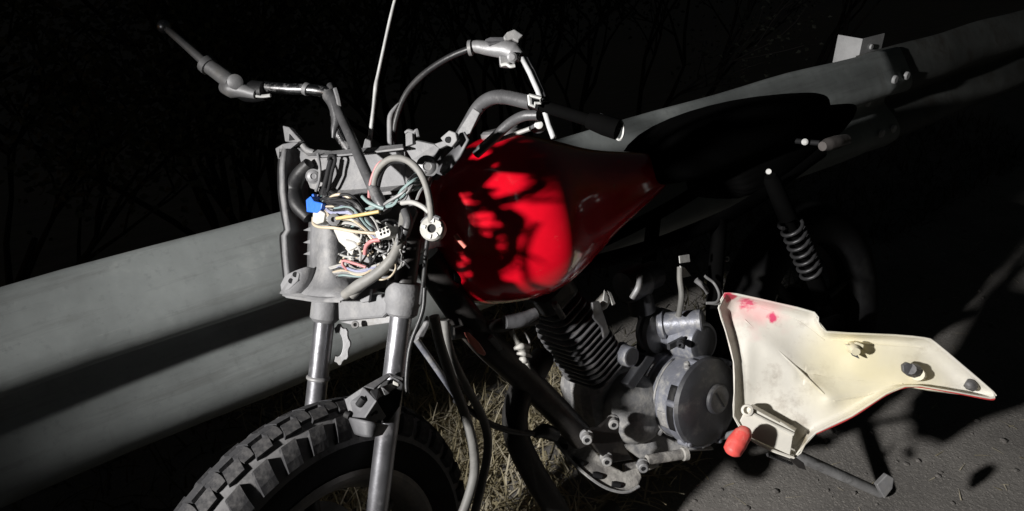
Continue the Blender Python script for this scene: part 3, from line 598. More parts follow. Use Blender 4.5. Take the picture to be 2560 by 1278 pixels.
# round bulb socket
bs0 = Fp(1081, 572, -.05); bax = (CAM - bs0).normalized() + Vector((-.25, 0, .1))
bsk = lathe('bulb_socket', bs0 - bax.normalized() * .018, bax, [(0, .011), (.006, .0165), (.020, .0165), (.023, .0145), (.023, .0060), (.008, .0055)], 'white_plastic', wh, n=26)
lathe('socket_bore', bs0 - bax.normalized() * .004, bax, [(0, .0061), (.0055, .0061), (.006, .0055)], 'rubber', wh, n=14)
tube('socket_clip', [Fp(1056, 556, -.05), Fp(1066, 546, -.052), Fp(1085, 543, -.052), Fp(1100, 548, -.05)], .003, 'dark_plastic', wh, n=6)
for a_, l_ in ((30, .5), (80, .6), (150, .5), (215, .55), (300, .5)):
    e1 = bax.orthogonal().normalized(); e2 = bax.normalized().cross(e1); dr = e1 * math.cos(R(a_)) + e2 * math.sin(R(a_))
    pp = bs0 + bax.normalized() * .0055 + dr * .0108
    box('contact', pp, dr * .0028, bax.normalized().cross(dr) * .0022, bax.normalized() * .0012, 'tag_white', wh, .0004)
tube('bullet_lead', [D(1138, 587, 1.02), D(1150, 602, 1.02), D(1164, 618, 1.02)], .0032, 'reflector_pink', bike, n=8)

# --- fuel tank
ST_ = [(.325, .735, .80, .030), (.345, .675, .86, .065), (.375, .652, .893, .090), (.42, .640, .915, .118), (.47, .634, .925, .142), (.505, .636, .924, .148), (.55, .644, .912, .132), (.61, .660, .888, .105), (.67, .686, .862, .086), (.74, .706, .842, .070), (.82, .728, .824, .050), (.87, .745, .808, .034), (.90, .765, .80, .02)]
rows = []
NS = 40
for x, zb, zt, hw in ST_:
    r_ = []
    for j in range(NS):
        a = 2 * math.pi * j / NS; cx, cz = math.cos(a), math.sin(a)
        ex = math.copysign(abs(cx) ** .72, cx); ez = math.copysign(abs(cz) ** .85, cz)
        zc = zb + (zt - zb) * .42; up = (zt - zc) if ez > 0 else (zc - zb)
        w = hw * ex * (1 - .28 * max(0, ez) ** 1.6)
        if x > .5: w *= 1 - .10 * max(0, 1 - abs(ez - .05) / .6) * min(1, (x - .5) / .12)      # knee hollow
        r_.append(L(x, w, zc + up * ez))
    rows.append(r_)
V = [p for r_ in rows for p in r_]; Fc = [(i * NS + j, i * NS + (j + 1) % NS, (i + 1) * NS + (j + 1) % NS, (i + 1) * NS + j) for i in range(len(rows) - 1) for j in range(NS)]
Fc += [tuple(range(NS)), tuple(range((len(rows) - 1) * NS, len(rows) * NS))]
tank = sub(new_obj('fuel_tank', V, Fc, 'red_paint', bike, smooth=True, label='glossy red fuel tank'))
ss = tank.modifiers.new('smooth', 'SUBSURF'); ss.levels = 1; ss.render_levels = 2
lathe('filler_cap', L(.50, 0, .918), XU, [(0, .036), (.010, .036), (.014, .030), (.014, .012)], 'dull_steel', tank)

# --- seat and tail
def loft(name, st, material, parent, ex=.6, n=24, sm=True):
    rows = []
    for x, zb, zt, hw in st:
        zc = (zb + zt) / 2; h = (zt - zb) / 2
        rows.append([L(x, hw * math.copysign(abs(math.cos(a)) ** ex, math.cos(a)), zc + h * math.copysign(abs(math.sin(a)) ** ex, math.sin(a))) for a in [2 * math.pi * j / n for j in range(n)]])
    V = [p for r_ in rows for p in r_]; Fc = [(i * n + j, i * n + (j + 1) % n, (i + 1) * n + (j + 1) % n, (i + 1) * n + j) for i in range(len(rows) - 1) for j in range(n)]
    Fc += [tuple(range(n)), tuple(range((len(rows) - 1) * n, len(rows) * n))]
    o = new_obj(name, V, Fc, material, parent, smooth=True); e = o.modifiers.new('s', 'SUBSURF'); e.levels = 1; e.render_levels = 1
    return o
loft('seat', [(.80, .76, .80, .05), (.84, .75, .828, .085), (.90, .745, .855, .105), (1.0, .745, .868, .118), (1.12, .75, .872, .12), (1.25, .755, .866, .112), (1.36, .77, .852, .09), (1.40, .79, .84, .06)], 'shade_black', bike)
tl = sub(loft('tail_unit', [(1.0, .66, .75, .10), (1.15, .68, .76, .105), (1.35, .71, .775, .09), (1.52, .76, .80, .06), (1.56, .775, .79, .03)], 'shade_black', bike))
ind = sub(tube('indicator', [B(1985, 352, .10), B(2015, 355, .13), B(2050, 358, .16)], .006, 'rubber', bike, n=8))
lathe('stalk_nut', B(2012, 355, .135), (CAM - B(2012, 355, .13)), [(0, .007), (.006, .007), (.008, .004)], 'tag_white', ind, n=12)
tube('lens', [B(2056, 366, .17), B(2078, 359, .17), B(2116, 350, .17)], [.010, .014, .015, .012], 'indicator_lens', ind, n=12)
bolt('bolt', B(1922, 429, .15), (CAM - B(1922, 429, .15)), .006, .008, 'tag_white', bike, hole=False)

# --- frame
def ft(name, pts, r_, m_='frame_paint', n=14, label=None): return tube(name, pts, r_, m_, bike, n=n, label=label)
dt = sub(ft('down_tube', [L(.30, .01, .76), B(1190, 828, .03), B(1300, 935, .035), B(1400, 1035, .04), B(1455, 1095, .045)], [.027, .0265, .026, .025, .025]))
tube('dust_patch', [B(1225, 842, .060), B(1250, 872, .060)], .006, 'grey_plastic', dt, k=1, n=8)
plate('reflector', [B(x, y, .065) for x, y in ((1162, 832), (1174, 832), (1200, 858), (1217, 884), (1212, 891), (1196, 884), (1176, 858))], .006, 'reflector_pink', dt, .002)
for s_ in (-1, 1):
    ft('frame_tube', [L(.33, s_ * .03, .72), L(.6, s_ * .05, .66), L(.95, s_ * .09, .66), L(1.30, s_ * .09, .72)], .014, 'shade_black')
    ft('frame_tube', [L(.93, s_ * .09, .66), L(.88, s_ * .095, .5), L(.84, s_ * .10, .33), L(.80, s_ * .10, .24)], .016, 'shade_black')
    ft('swing_arm', [L(.86, s_ * .09, .36), L(1.1, s_ * .09, .33), L(1.32, s_ * .09, .30)], .018, 'shade_black')
ft('lower_cradle', [L(.60, -.08, .24), L(.72, -.09, .215), L(.84, -.09, .22)], .014)
ft('gusset_tube', [B(1130, 832, .04), B(1200, 822, .04), B(1260, 812, .05), B(1340, 795, .06)], .012)
plate('head_gusset', [B(x, y, .055) for x, y in ((1040, 850), (1062, 815), (1072, 790), (1076, 812), (1060, 845))], .01, 'grey_plastic', bike, .002)
tube('fuel_tap', [B(1262, 805, .08), B(1300, 800, .085), B(1340, 783, .09)], [.012, .013, .010], 'dark_plastic', bike, n=12)
# torn cloth tie knotted round the down tube
tie = sub(tube('cloth_tie', [B(1277, 826, .07), B(1290, 850, .075), B(1300, 868, .075), B(1316, 880, .075)], [.005, .004, .008, .007], 'white_plastic', bike, n=8))
for a_, b_, r_ in (((1285, 872), (1325, 868), .006), ((1292, 884), (1328, 892), .005), ((1300, 896), (1322, 912), .006), ((1310, 905), (1326, 922), .003)):
    tube('fold', [B(*a_, .078), B((a_[0] + b_[0]) / 2, (a_[1] + b_[1]) / 2 - 4, .085), B(*b_, .078)], [r_ * .5, r_, r_ * .4], 'white_plastic', tie, n=8)
tube('fold', [B(1310, 830, .07), B(1322, 852, .075), B(1322, 868, .078)], .0022, 'tag_white', tie, n=6)
tube('exhaust_pipe', [L(.50, .0, .50), B(1330, 940, .03), B(1300, 985, .03), B(1287, 1050, .03), B(1298, 1110, .03), B(1335, 1185, .03), B(1385, 1265, .03), B(1440, 1350, .03), L(.62, -.02, .10)], .0235, 'exhaust', bike, n=16)

# cradle guard plate with slots
gp = sub(plate('skid_plate', [B(x, y, .09 - .00032 * (1600 - x) + .0003 * (y - 1150)) for x, y in ((1385, 1098), (1412, 1085), (1448, 1090), (1478, 1118), (1520, 1160), (1560, 1180), (1596, 1168), (1606, 1192), (1596, 1215), (1572, 1227), (1540, 1226), (1500, 1210), (1450, 1172), (1410, 1130))], .012, 'frame_dusty', bike, .003))
tube('plate_edge', [B(x, y, .094 - .00032 * (1600 - x) + .0003 * (y - 1150)) for x, y in ((1385, 1100), (1410, 1132), (1450, 1174), (1500, 1212), (1540, 1228), (1572, 1229), (1598, 1216))], .003, 'alloy_dusty', gp, n=6)
for a_, b_ in (((1398, 1114), (1418, 1118)), ((1432, 1146), (1458, 1160)), ((1482, 1186), (1504, 1192)), ((1530, 1210), (1550, 1214))):
    tube('slot', [B(*q_, .092 - .00032 * (1600 - q_[0]) + .0003 * (q_[1] - 1150)) for q_ in (a_, b_)], .0055, 'rubber', gp, k=1, n=8)
tube('bottom_bar', [B(1560, 1175, .06), B(1600, 1168, .075), B(1640, 1152, .10)], .012, 'frame_dusty', gp, n=10)

# --- engine
eng = sub(new_obj('engine', *box_geo(L(.672, -.03, .335), XR * .095, XL * .055, XU * .085), 'alloy_dusty', bike, bevel=.03, label='dusty air-cooled single-cylinder engine'))
cax = (L(.54, 0, .60) - L(.615, 0, .43)).normalized(); cb = L(.622, .008, .425)
fore = XL.cross(cax).normalized()
if fore.dot(XR) > 0: fore = -fore                                             # fore points to the front
def fin_geo(c, a, wd, w2, th):
    pts = []; nc = 6
    for sx, sy, st in ((1, 1, 0), (-1, 1, 90), (-1, -1, 180), (1, -1, 270)):
        rad = .026
        for i in range(nc + 1):
            ang = R(st + 90 * i / nc); pts.append(c + a * 0 + fore * (sx * (wd - rad) + rad * math.cos(ang)) + XL * (sy * (w2 - rad) + rad * math.sin(ang)))
    k = len(pts); V = [p - a * th for p in pts] + [p + a * th for p in pts]
    return V, [tuple(range(k - 1, -1, -1)), tuple(range(k, 2 * k))] + [(i, (i + 1) % k, k + (i + 1) % k, k + i) for i in range(k)]
cyl = lathe('cylinder_barrel', cb, cax, [(0, .037), (.20, .037)], 'rubber', eng)
for i in range(14):
    s_ = 1.0 if i < 10 else 1 - .05 * (i - 9)
    V, Fc = fin_geo(cb + cax * (.016 + .0128 * i), cax, .050 * s_, .060 * s_, .0019)
    new_obj('cooling_fin', V, Fc, 'fin_alloy', eng, bevel=.0012)
hd = loft_head = new_obj('rocker_cover', *fin_geo(cb + cax * .215, cax, .044, .046, .022), 'black_plastic', eng, bevel=.008)
plate('cam_lug', [cb + cax * a + XL * .0685 + fore * b for a, b in ((.165, -.045), (.175, -.03), (.150, -.015), (.120, -.02), (.10, -.012), (.10, -.03))], .006, 'fin_alloy', eng, .002)
lathe('stud', cb + cax * .19 + fore * .03 + XL * .055, cax, [(0, .006), (.035, .006), (.037, .004)], 'fin_alloy', eng, n=12)
plug = sub(tube('spark_plug_cap', [B(1490, 770, .05), B(1505, 758, .06), B(1520, 735, .065)], [.010, .013, .009], 'white_plastic', bike, n=12))
plate('cap_blade', [B(x, y, .075) for x, y in ((1508, 752), (1512, 724), (1522, 742), (1520, 758))], .003, 'tag_white', plug)
plate('cap_blade', [B(x, y, .075) for x, y in ((1519, 727), (1528, 730), (1540, 760), (1532, 764))], .003, 'tag_white', plug)
# crankcase flank and big round left-hand cover
def vcyl(name, px, py, v1, prof, m_, parent=eng, n=40):                       # prof: (metres inward from v1, radius)
    p = B(px, py, v1); return lathe(name, p, -XL, prof, m_, parent, n)
vcyl('generator_case', 1772, 1008, .150, [(0, .088), (.004, .090), (.03, .0905), (.032, .0865), (.082, .084), (.084, .0815), (.088, .0815), (.090, .086), (.112, .087), (.114, .083), (.150, .078)], 'alloy')
vcyl('generator_cover', 1778, 1008, .165, [(0, .058), (.003, .074), (.008, .085), (.015, .0885)], 'cover_dark')
vcyl('cover_cap', 1800, 1000, .175, [(0, .026), (.002, .029), (.008, .030)], 'cover_dark')
p0 = B(1800, 1000, .1755); box('cap_slot', p0, (XU * .7 + XR * -.35).normalized() * .020, (XU * .35 + XR * .7).normalized() * .0017, XL * .0012, 'rubber', eng, 0)
for i in range(6):
    a = R(40 + i * 60); p = B(1772, 1008, .150) + (XR * math.cos(a) + XU * math.sin(a)) * .0905
    lathe('cover_boss', p - XL * .026, XL, [(0, .004), (.004, .007), (.026, .0065), (.027, .0045), (.031, .0045), (.032, .003)], 'alloy', eng, n=12)
# raised collar and dark slot on the lit flank
def band(name, c, v0, v1, r0, a0, a1, m_, th=.0015, n=14):            # a curved strip lying on a drum about the crosswise axis
    rows = [[c + XL * v_ + (XR * math.cos(R(a)) + XU * math.sin(R(a))) * r0 for a in [a0 + (a1 - a0) * i / n for i in range(n + 1)]] for v_ in (v0, (v0 + v1) / 2, v1)]
    return sheet(name, rows, m_, eng, th)
gc = B(1772, 1008, .150)
band('case_slot', gc, -.026, -.010, .0912, 138, 196, 'rubber')
band('scuff', gc, -.056, -.032, .0868, 176, 200, 'alloy_dusty', .0008)
band('case_rib', gc, -.066, -.062, .0860, 100, 245, 'alloy_dusty', .003)
band('case_rib', gc, -.008, -.003, .0915, 95, 250, 'alloy', .004)
for a_, v_ in ((112, -.012), (106, -.02), (215, -.07), (228, -.014)):
    lathe('case_stud', gc + XL * v_ + (XR * math.cos(R(a_)) + XU * math.sin(R(a_))) * .083, (XR * math.cos(R(a_)) + XU * math.sin(R(a_))), [(0, .007), (.012, .006), (.014, .004)], 'alloy_dusty', eng, n=10)
# starter motor above it
vcyl('starter_motor', 1762, 858, .125, [(0, .034), (.002, .039), (.008, .042), (.060, .043), (.064, .040), (.080, .040)], 'alloy')
vcyl('starter_cap', 1763, 859, .1275, [(0, .030), (.002, .034), (.004, .036)], 'cover_dark')
vcyl('starter_flange', 1660, 830, .045, [(0, .040), (.003, .047), (.014, .048), (.018, .041), (.022, .041), (.025, .047), (.034, .047), (.036, .04)], 'dull_steel')
lathe('starter_neck', B(1648, 812, .045), B(1722, 806, .095) - B(1648, 812, .045), [(0, .027), (.004, .030), (.012, .030), (.014, .024), (.085, .024), (.088, .020)], 'alloy', eng, n=24)
bolt('bolt', B(1700, 858, .12), XL - XR, .007, .012, 'cover_dark', eng); box('bolt_plate', B(1690, 858, .112), XR * .022, XU * .006, XL * .004, 'cover_dark', eng)
plate('case_web', [B(x, y, .03) for x, y in ((1548, 985), (1580, 955), (1630, 918), (1690, 895), (1735, 905), (1720, 925), (1650, 945), (1600, 985), (1585, 1070), (1565, 1090), (1545, 1050))], .06, 'alloy_dusty', eng, .008)
for x, y in ((1565, 1000), (1572, 1055), (1612, 968), (1668, 918), (1712, 908)):
    lathe('case_stud', B(x, y, .03), XL * .8 - XR * .5 + XU * .2, [(0, .011), (.006, .010), (.007, .006), (.013, .006), (.014, .004)], 'alloy_dusty', eng, n=12)
vcyl('crank_housing', 1632, 1038, .088, [(0, .02), (.004, .04), (.014, .058), (.03, .068), (.06, .073), (.11, .074)], 'alloy_dusty')
vcyl('tensioner', 1580, 893, .085, [(0, .0185), (.002, .020), (.026, .021), (.03, .024)], 'alloy')
vcyl('tensioner_cap', 1580, 893, .0865, [(0, .015), (.002, .0175)], 'cover_dark')
plate('chain_guard', [B(x, y, .085) for x, y in ((1618, 890), (1640, 895), (1585, 975), (1568, 962))], .02, 'cover_dark', eng, .003)
plate('case_bottom', [B(x, y, .125 - .0004 * (1790 - x)) for x, y in ((1560, 1060), (1620, 1070), (1690, 1105), (1780, 1115), (1790, 1128), (1690, 1134), (1600, 1150), (1560, 1120))], .09, 'alloy_dusty', eng, .008)
lathe('drain_tube', B(1618, 1150, .11), (B(1712, 1135, .135) - B(1618, 1150, .11)), [(0, .010), (.075, .010), (.077, .013), (.086, .013), (.088, .008)], 'frame_dusty', eng, n=14)
mp = sub(plate('engine_mount', [B(x, y, .098) for x, y in ((1465, 1075), (1500, 1068), (1530, 1042), (1550, 1048), (1548, 1080), (1560, 1110), (1582, 1150), (1530, 1158), (1500, 1135), (1478, 1105))], .008, 'frame_paint', bike, .002))
for x, y, v_ in ((1532, 1051, .104), (1466, 1088, .104), (1515, 1143, .104), (1605, 1159, .115)):
    lathe('mount_bolt', B(x, y, v_ - .012), XL * .8 - XR * .6, [(0, .0125), (.004, .0125), (.005, .010), (.018, .010), (.020, .008), (.020, .0048), (.008, .0045)], 'alloy_dusty', mp, n=18)
    tube('bolt_bore', [B(x, y, v_ - .012) + (XL * .8 - XR * .6) * .012, B(x, y, v_ - .012) + (XL * .8 - XR * .6) * .0185], .0046, 'rubber', mp, k=1, n=10)
# carburettor and leads in the gloom above
crb = sub(lathe('carburettor', L(.70, .03, .58), XR, [(0, .03), (.01, .035), (.05, .035), (.06, .028), (.09, .028)], 'cover_dark', bike))
tube('float_bowl', [L(.735, .03, .58), L(.738, .035, .515)], .026, 'cover_dark', crb, k=1, n=18)
for a_, b_, m_ in (((1600, 690), (1580, 745), 'dull_steel'), ((1740, 700), (1775, 740), 'dull_steel')):
    tube('choke_link', [B(*a_, .08), B((a_[0] + b_[0]) / 2 + 6, (a_[1] + b_[1]) / 2, .09), B(*b_, .08)], .006, m_, crb, n=8)
tube('breather_hose', [B(1700, 668, .10), B(1700, 700, .105), B(1704, 740, .11), B(1697, 790, .10)], .0058, 'hose', bike, n=10)
plate('lead_tag', [B(x, y, .105) for x, y in ((1698, 640), (1724, 636), (1726, 655), (1700, 659))], .002, 'tag_white', bike)
plate('lead_tag', [B(x, y, .105) for x, y in ((1700, 664), (1712, 668), (1729, 690), (1708, 695))], .002, 'tag_white', bike)
tube('wire_end', [B(1790, 652, .10), B(1810, 650, .10), B(1818, 648, .10)], .0032, 'w_black', bike, n=8)
tube('crimp_ring', [B(1818 + 4 * math.cos(a), 648 + 6 * math.sin(a), .10) for a in [i * .7 for i in range(10)]], .0012, 'tag_white', bike, n=6)
for k_ in range(2):
    tube('vent_pipe', [B(1762 + 4 * k_, 690 + 4 * k_, .11), B(1785 + 6 * k_, 708 + 4 * k_, .12), B(1798 + 8 * k_, 735, .14), B(1792 + 8 * k_, 755 + 3 * k_, .15), B(1766, 758, .14)], .0028, 'w_grey', bike, n=8)
# --- rear shock
s0, s1 = B(1925, 440, .13), B(2062, 760, .13); sa = (s1 - s0).normalized(); sl_ = (s1 - s0).length
shk = sub(lathe('rear_shock', s0, sa, [(0, .012), (.01, .017), (sl_ * .30, .020), (sl_ * .32, .010), (sl_ * .74, .010), (sl_ * .745, .019), (sl_ * .98, .017), (sl_, .012)], 'shade_black', bike, n=20))
e1 = sa.orthogonal().normalized(); e2 = sa.cross(e1)
tube('coil_spring', [s0 + sa * sl_ * (.33 + .42 * i / 110) + (e1 * math.cos(i * .42) + e2 * math.sin(i * .42)) * .0235 for i in range(111)], .0042, 'spring_steel', shk, k=1, n=8)
# --- rear wheel, almost lost in the dark
RC = L(1.31, 0, .30)
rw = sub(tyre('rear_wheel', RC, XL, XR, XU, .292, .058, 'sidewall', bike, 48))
ring('rim', RC, XL, [(.222, .04), (.236, .036), (.20, .02), (.196, 0), (.20, -.02), (.236, -.036), (.222, -.04), (.19, -.012), (.19, .012)], 'shade_black', rw, 48)
for i in range(6):
    a = R(i * 60 + 10); d = XR * math.cos(a) + XU * math.sin(a)
    tube('spoke', [RC + d * .03, RC + d * .195], .013, 'exhaust', rw, k=1, n=8)
lathe('hub', RC - XL * .06, XL, [(0, .04), (.02, .07), (.10, .07), (.12, .04)], 'shade_black', rw)
# --- side stand
foot = Gp(2200, 1232, .02)
pv = D(1900, 1098, 1.56)
sst = sub(tube('side_stand', [pv, pv.lerp(foot, .4), pv.lerp(foot, .75), foot], [.0135, .0125, .012, .0115], 'stand_steel', bike, n=14))
sf = Gp(2205, 1240, .012)
plate('foot_pad', [D(x, y, 1.47) for x, y in ((2192, 1212), (2218, 1186), (2236, 1196), (2232, 1222), (2212, 1248), (2200, 1228))], .014, 'dull_steel', sst, .002)
tube('stand_spring', [D(1918, 1135 + 4 * (i % 2), 1.48) + Vector((i * .0028, i * .0013, -i * .0022)) for i in range(26)], .0026, 'bar_paint', sst, k=2, n=6)
plate('stand_lug', [D(x, y, 1.49) for x, y in ((1985, 1140), (2010, 1158), (2016, 1176), (1996, 1170), (1975, 1150))], .006, 'frame_paint', sst)
# --- gear lever with its red rubber
gl = sub(tube('gear_lever', [L(.78, .10, .26), L(.80, .13, .24), B(1858, 1078, .20)], .007, 'dull_steel', bike, n=10))
tube('rubber_tip', [D(1862, 1072, 1.365), D(1858, 1084, 1.36), D(1842, 1108, 1.355), D(1830, 1130, 1.35), D(1826, 1138, 1.35)], [.011, .016, .0185, .0165, .006], 'pink_rubber', gl, n=16)
# --- loose cables between fork and engine
def cab(name, pts, r_, m_, v_): return tube(name, [B(x, y, v_) for x, y in pts], r_, m_, bike, n=12)
cab('control_cable', [(1112, 800), (1118, 850), (1135, 905), (1165, 965), (1200, 1030), (1218, 1085), (1218, 1140), (1205, 1205), (1185, 1290)], .0075, 'hose', .06)
cab('control_cable', [(1085, 790), (1100, 860), (1130, 950), (1160, 1030), (1182, 1110), (1186, 1180), (1172, 1240), (1150, 1300)], .0082, 'hose', .09)
cab('flat_strap', [(1040, 848), (1070, 890), (1105, 940), (1138, 988)], .0055, 'alloy', .06)
cab('control_cable', [(1138, 1000), (1180, 1030), (1230, 1062), (1290, 1080), (1350, 1084)], .0055, 'hose_black', .05)
tube('cable_boot', [B(1335, 1086, .05), B(1360, 1078, .05), B(1388, 1088, .05)], [.007, .014, .013], 'hose_black', bike, n=12)
tube('brake_hose', [D(1062, 720, 1.06), D(1056, 780, 1.06), D(1030, 850, 1.06), D(1020, 900, 1.06), D(1016, 955, 1.06), D(1018, 985, 1.06)], .0032, 'hose_black', bike, n=8)
tube('brake_hose', [D(1076, 560, 1.04), D(1066, 620, 1.05), D(1060, 690, 1.06), D(1052, 760, 1.07)], .0035, 'hose_black', bike, n=8)
tube('fork_upper', [fa - fd * .03, fa - fd * .10], .0165, 'frame_paint', bike, k=1, n=16)
tube('fork_upper', [fa2 - fd2 * .03, fa2 - fd2 * .10], .0165, 'frame_paint', bike, k=1, n=16)

# ------------------------------------------------------------------ broken body panel hanging beside the engine
pan = root('body_panel', D(1985, 1145, 1.40))
pan['label'] = 'cream white inner side of a torn-off body panel with pointed tail beside the engine'; pan['category'] = 'body panel'
def PT(x, y, off=0.0): return D(x, y, 1.455 - .00012 * (x - 1800) + off)
out = [(1812, 733), (1842, 735), (1940, 757), (2036, 781), (2046, 805), (2066, 829), (2120, 833), (2240, 838), (2312, 845), (2338, 856), (2400, 908), (2484, 980), (2486, 990), (2476, 996), (2390, 980), (2300, 965), (2262, 966), (2215, 985), (2130, 1040), (2040, 1082), (2012, 1112), (1984, 1146), (1900, 1112), (1866, 1088), (1834, 1042), (1836, 980), (1834, 905), (1815, 830), (1796, 770)]
cx_, cy_ = 2010, 935
dense = []
for i in range(len(out)):
    (x0, y0), (x1, y1) = out[i], out[(i + 1) % len(out)]; nn = max(1, int(math.hypot(x1 - x0, y1 - y0) / 16))
    dense += [(x0 + (x1 - x0) * j / nn, y0 + (y1 - y0) * j / nn) for j in range(nn)]
def segd(x, y, a, b):
    dx, dy = b[0] - a[0], b[1] - a[1]; t = max(0, min(1, ((x - a[0]) * dx + (y - a[1]) * dy) / (dx * dx + dy * dy)))
    return math.hypot(x - a[0] - t * dx, y - a[1] - t * dy)
def relief(x, y):                                                     # moulded creases of the panel
    h = -.006 * math.exp(-(segd(x, y, (1850, 800), (2075, 1000)) / 26) ** 2) - .005 * math.exp(-(segd(x, y, (2075, 1000), (2260, 960)) / 14) ** 2)
    h += .005 * math.exp(-(segd(x, y, (1990, 830), (2090, 900)) / 40) ** 2) + .004 * math.sin(x * .016) * math.cos(y * .021)
    return h - .004 * math.exp(-(segd(x, y, (1870, 860), (1860, 1000)) / 18) ** 2)
rings = []
for f in [1.0, .985, .965, .93] + [.88 - .055 * i for i in range(15)]:
    o_ = -.016 + .028 * min(1, ((1 - f) / .12)) ** .6
    rings.append([PT(cx_ + (x - cx_) * f, cy_ + (y - cy_) * f, o_ + relief(cx_ + (x - cx_) * f, cy_ + (y - cy_) * f) * min(1, (1 - f) / .1)) for x, y in dense])
k = len(dense); V = [p for r_ in rings for p in r_] + [PT(cx_, cy_, .013)]
Fc = [(i * k + j, i * k + (j + 1) % k, (i + 1) * k + (j + 1) % k, (i + 1) * k + j) for i in range(len(rings) - 1) for j in range(k)]
Fc += [((len(rings) - 1) * k + j, (len(rings) - 1) * k + (j + 1) % k, len(V) - 1) for j in range(k)]
skin = sub(new_obj('panel_skin', V, Fc, 'cream_panel', pan, smooth=True, solid=.003))
mat('overspray', (.62, .03, .09), .5, var=.3, scale=50)
mat('red_edge', (.55, .05, .05), .45)
def patch(name, c, pts, m_, off=.004): return plate(name, [PT(c[0] + x, c[1] + y, off) for x, y in pts], .0012, m_, skin, 0)
tube('painted_edge', [PT(x, y + 2, -.014) for x, y in out[12:20]], .0022, 'red_edge', skin, n=6)
tube('rim_bead', [PT(x, y, -.016) for x, y in out + out[:1]], .0013, 'cream_panel', skin, n=6, k=2)
# moulded ribs
for pts_ in (((1862, 800), (1960, 890), (2060, 985)), ((2085, 1002), (2160, 990), (2256, 960)), ((1900, 770), (1990, 800), (2060, 850)), ((2080, 850), (2200, 862), (2310, 870))):
    tube('rib', [PT(x, y, .011 + relief(x, y)) for x, y in pts_], .0018, 'cream_panel', skin, n=6)
# mounting pegs and bosses
tube('peg', [PT(2130, 868, .004), PT(2136, 872, -.018), PT(2140, 880, -.03)], [.012, .010, .008], 'cream_panel', skin, n=10)
plate('peg_fork', [PT(x, y, -.02) for x, y in ((2112, 860), (2130, 864), (2142, 855), (2160, 862), (2158, 874), (2140, 876), (2128, 876))], .01, 'cream_panel', skin, .001)
plate('peg_fork', [PT(x, y, -.012) for x, y in ((2126, 880), (2142, 884), (2150, 898), (2132, 890))], .006, 'dark_plastic', skin, .001)
bp_ = [PT(2288, 928, .0), PT(2283, 926, -.012), PT(2277, 923, -.026)]
tube('rubber_bung', bp_, [.013, .014, .010], 'dark_plastic', skin, n=10)
plate('bung_clip', [PT(x, y, -.026) for x, y in ((2256, 914), (2268, 906), (2284, 912), (2288, 930), (2272, 942), (2258, 930))], .012, 'bar_paint', skin, .002)
tube('boss', [PT(2298, 938, .004), PT(2294, 936, -.012)], .012, 'cream_panel', skin, k=1, n=14)
tube('rubber_pad', [PT(2414, 956, -.004), PT(2425, 962, -.006), PT(2436, 970, -.004)], [.008, .011, .008], 'dark_plastic', skin, n=10)
# folded tray at the lower front corner
tray = [(1862, 1022), (1880, 1022), (1985, 1078), (1992, 1100), (1976, 1142), (1872, 1094), (1850, 1052)]
plate('corner_tray', [PT(x, y, -.030) for x, y in ((1850, 1052), (1866, 1020), (1880, 1024), (1984, 1080), (1975, 1138), (1872, 1092))], .003, 'cream_panel', skin, .001)
plate('tray_wall', [PT(x, y, o_) for x, y, o_ in ((1866, 1020, -.031), (1882, 1022, -.031), (1988, 1078, -.031), (1992, 1070, .006), (1882, 1010, .006))], .003, 'cream_panel', skin, .0008)
tube('tray_lip', [PT(1872, 1030, -.034), PT(1930, 1060, -.034), PT(1984, 1086, -.034)], .0035, 'cream_panel', skin, n=6)
tube('tray_lip', [PT(1872, 1096, -.032), PT(1920, 1122, -.032), PT(1976, 1143, -.032)], .003, 'cream_panel', skin, n=6)
lathe('boss', PT(1868, 1026, -.02), CAM - PT(1868, 1026, 0), [(0, .012), (.02, .011), (.022, .007), (.012, .006)], 'cream_panel', skin, n=16)
plate('fin', [PT(x, y, o_) for x, y, o_ in ((1940, 1050, .008), (1984, 1082, .006), (1984, 1080, -.03), (1950, 1058, -.03))], .003, 'cream_panel', skin, .0006)
# red overspray, pink bleed and yellowing in the panel's own plastic
def tint_patch(m_, centre, radius, colour, scale, lo, hi):
    n = m_.node_tree; N = n.nodes; K = n.links; b = N['Principled BSDF']; src = b.inputs['Base Color'].links[0].from_socket
    tc = N.new('ShaderNodeTexCoord'); d = N.new('ShaderNodeVectorMath'); d.operation = 'DISTANCE'; d.inputs[1].default_value = centre
    K.new(tc.outputs['Object'], d.inputs[0])
    fall = N.new('ShaderNodeMapRange'); fall.inputs[1].default_value = radius; fall.inputs[2].default_value = 0; K.new(d.outputs['Value'], fall.inputs[0])
    nz = N.new('ShaderNodeTexNoise'); nz.inputs['Scale'].default_value = scale; nz.inputs['Detail'].default_value = 5; K.new(tc.outputs['Object'], nz.inputs['Vector'])
    mu = N.new('ShaderNodeMath'); mu.operation = 'MULTIPLY'; K.new(fall.outputs[0], mu.inputs[0]); K.new(nz.outputs['Fac'], mu.inputs[1])
    th = N.new('ShaderNodeMapRange'); th.inputs[1].default_value = lo; th.inputs[2].default_value = hi; K.new(mu.outputs[0], th.inputs[0])
    mx = N.new('ShaderNodeMix'); mx.data_type = 'RGBA'; K.new(th.outputs[0], mx.inputs[0]); K.new(src, mx.inputs[6]); mx.inputs[7].default_value = colour + (1,)
    K.new(mx.outputs[2], b.inputs['Base Color'])
PR = D(1985, 1145, 1.40)
cm = M['cream_panel']
tint_patch(M['red_paint'], (.515, -.145, .70), .055, (.16, .10, .095), 16, .22, .42)  # greyish patch blended into the tank's left side
tint_patch(cm, PT(2180, 940, .008) - PR, .20, (.80, .72, .44), 4, .12, .5)
tint_patch(cm, PT(1900, 770, .008) - PR, .12, (.80, .52, .50), 22, .22, .5)
tint_patch(cm, PT(1818, 738, -.005) - PR, .030, (.55, .03, .07), 30, .2, .3)
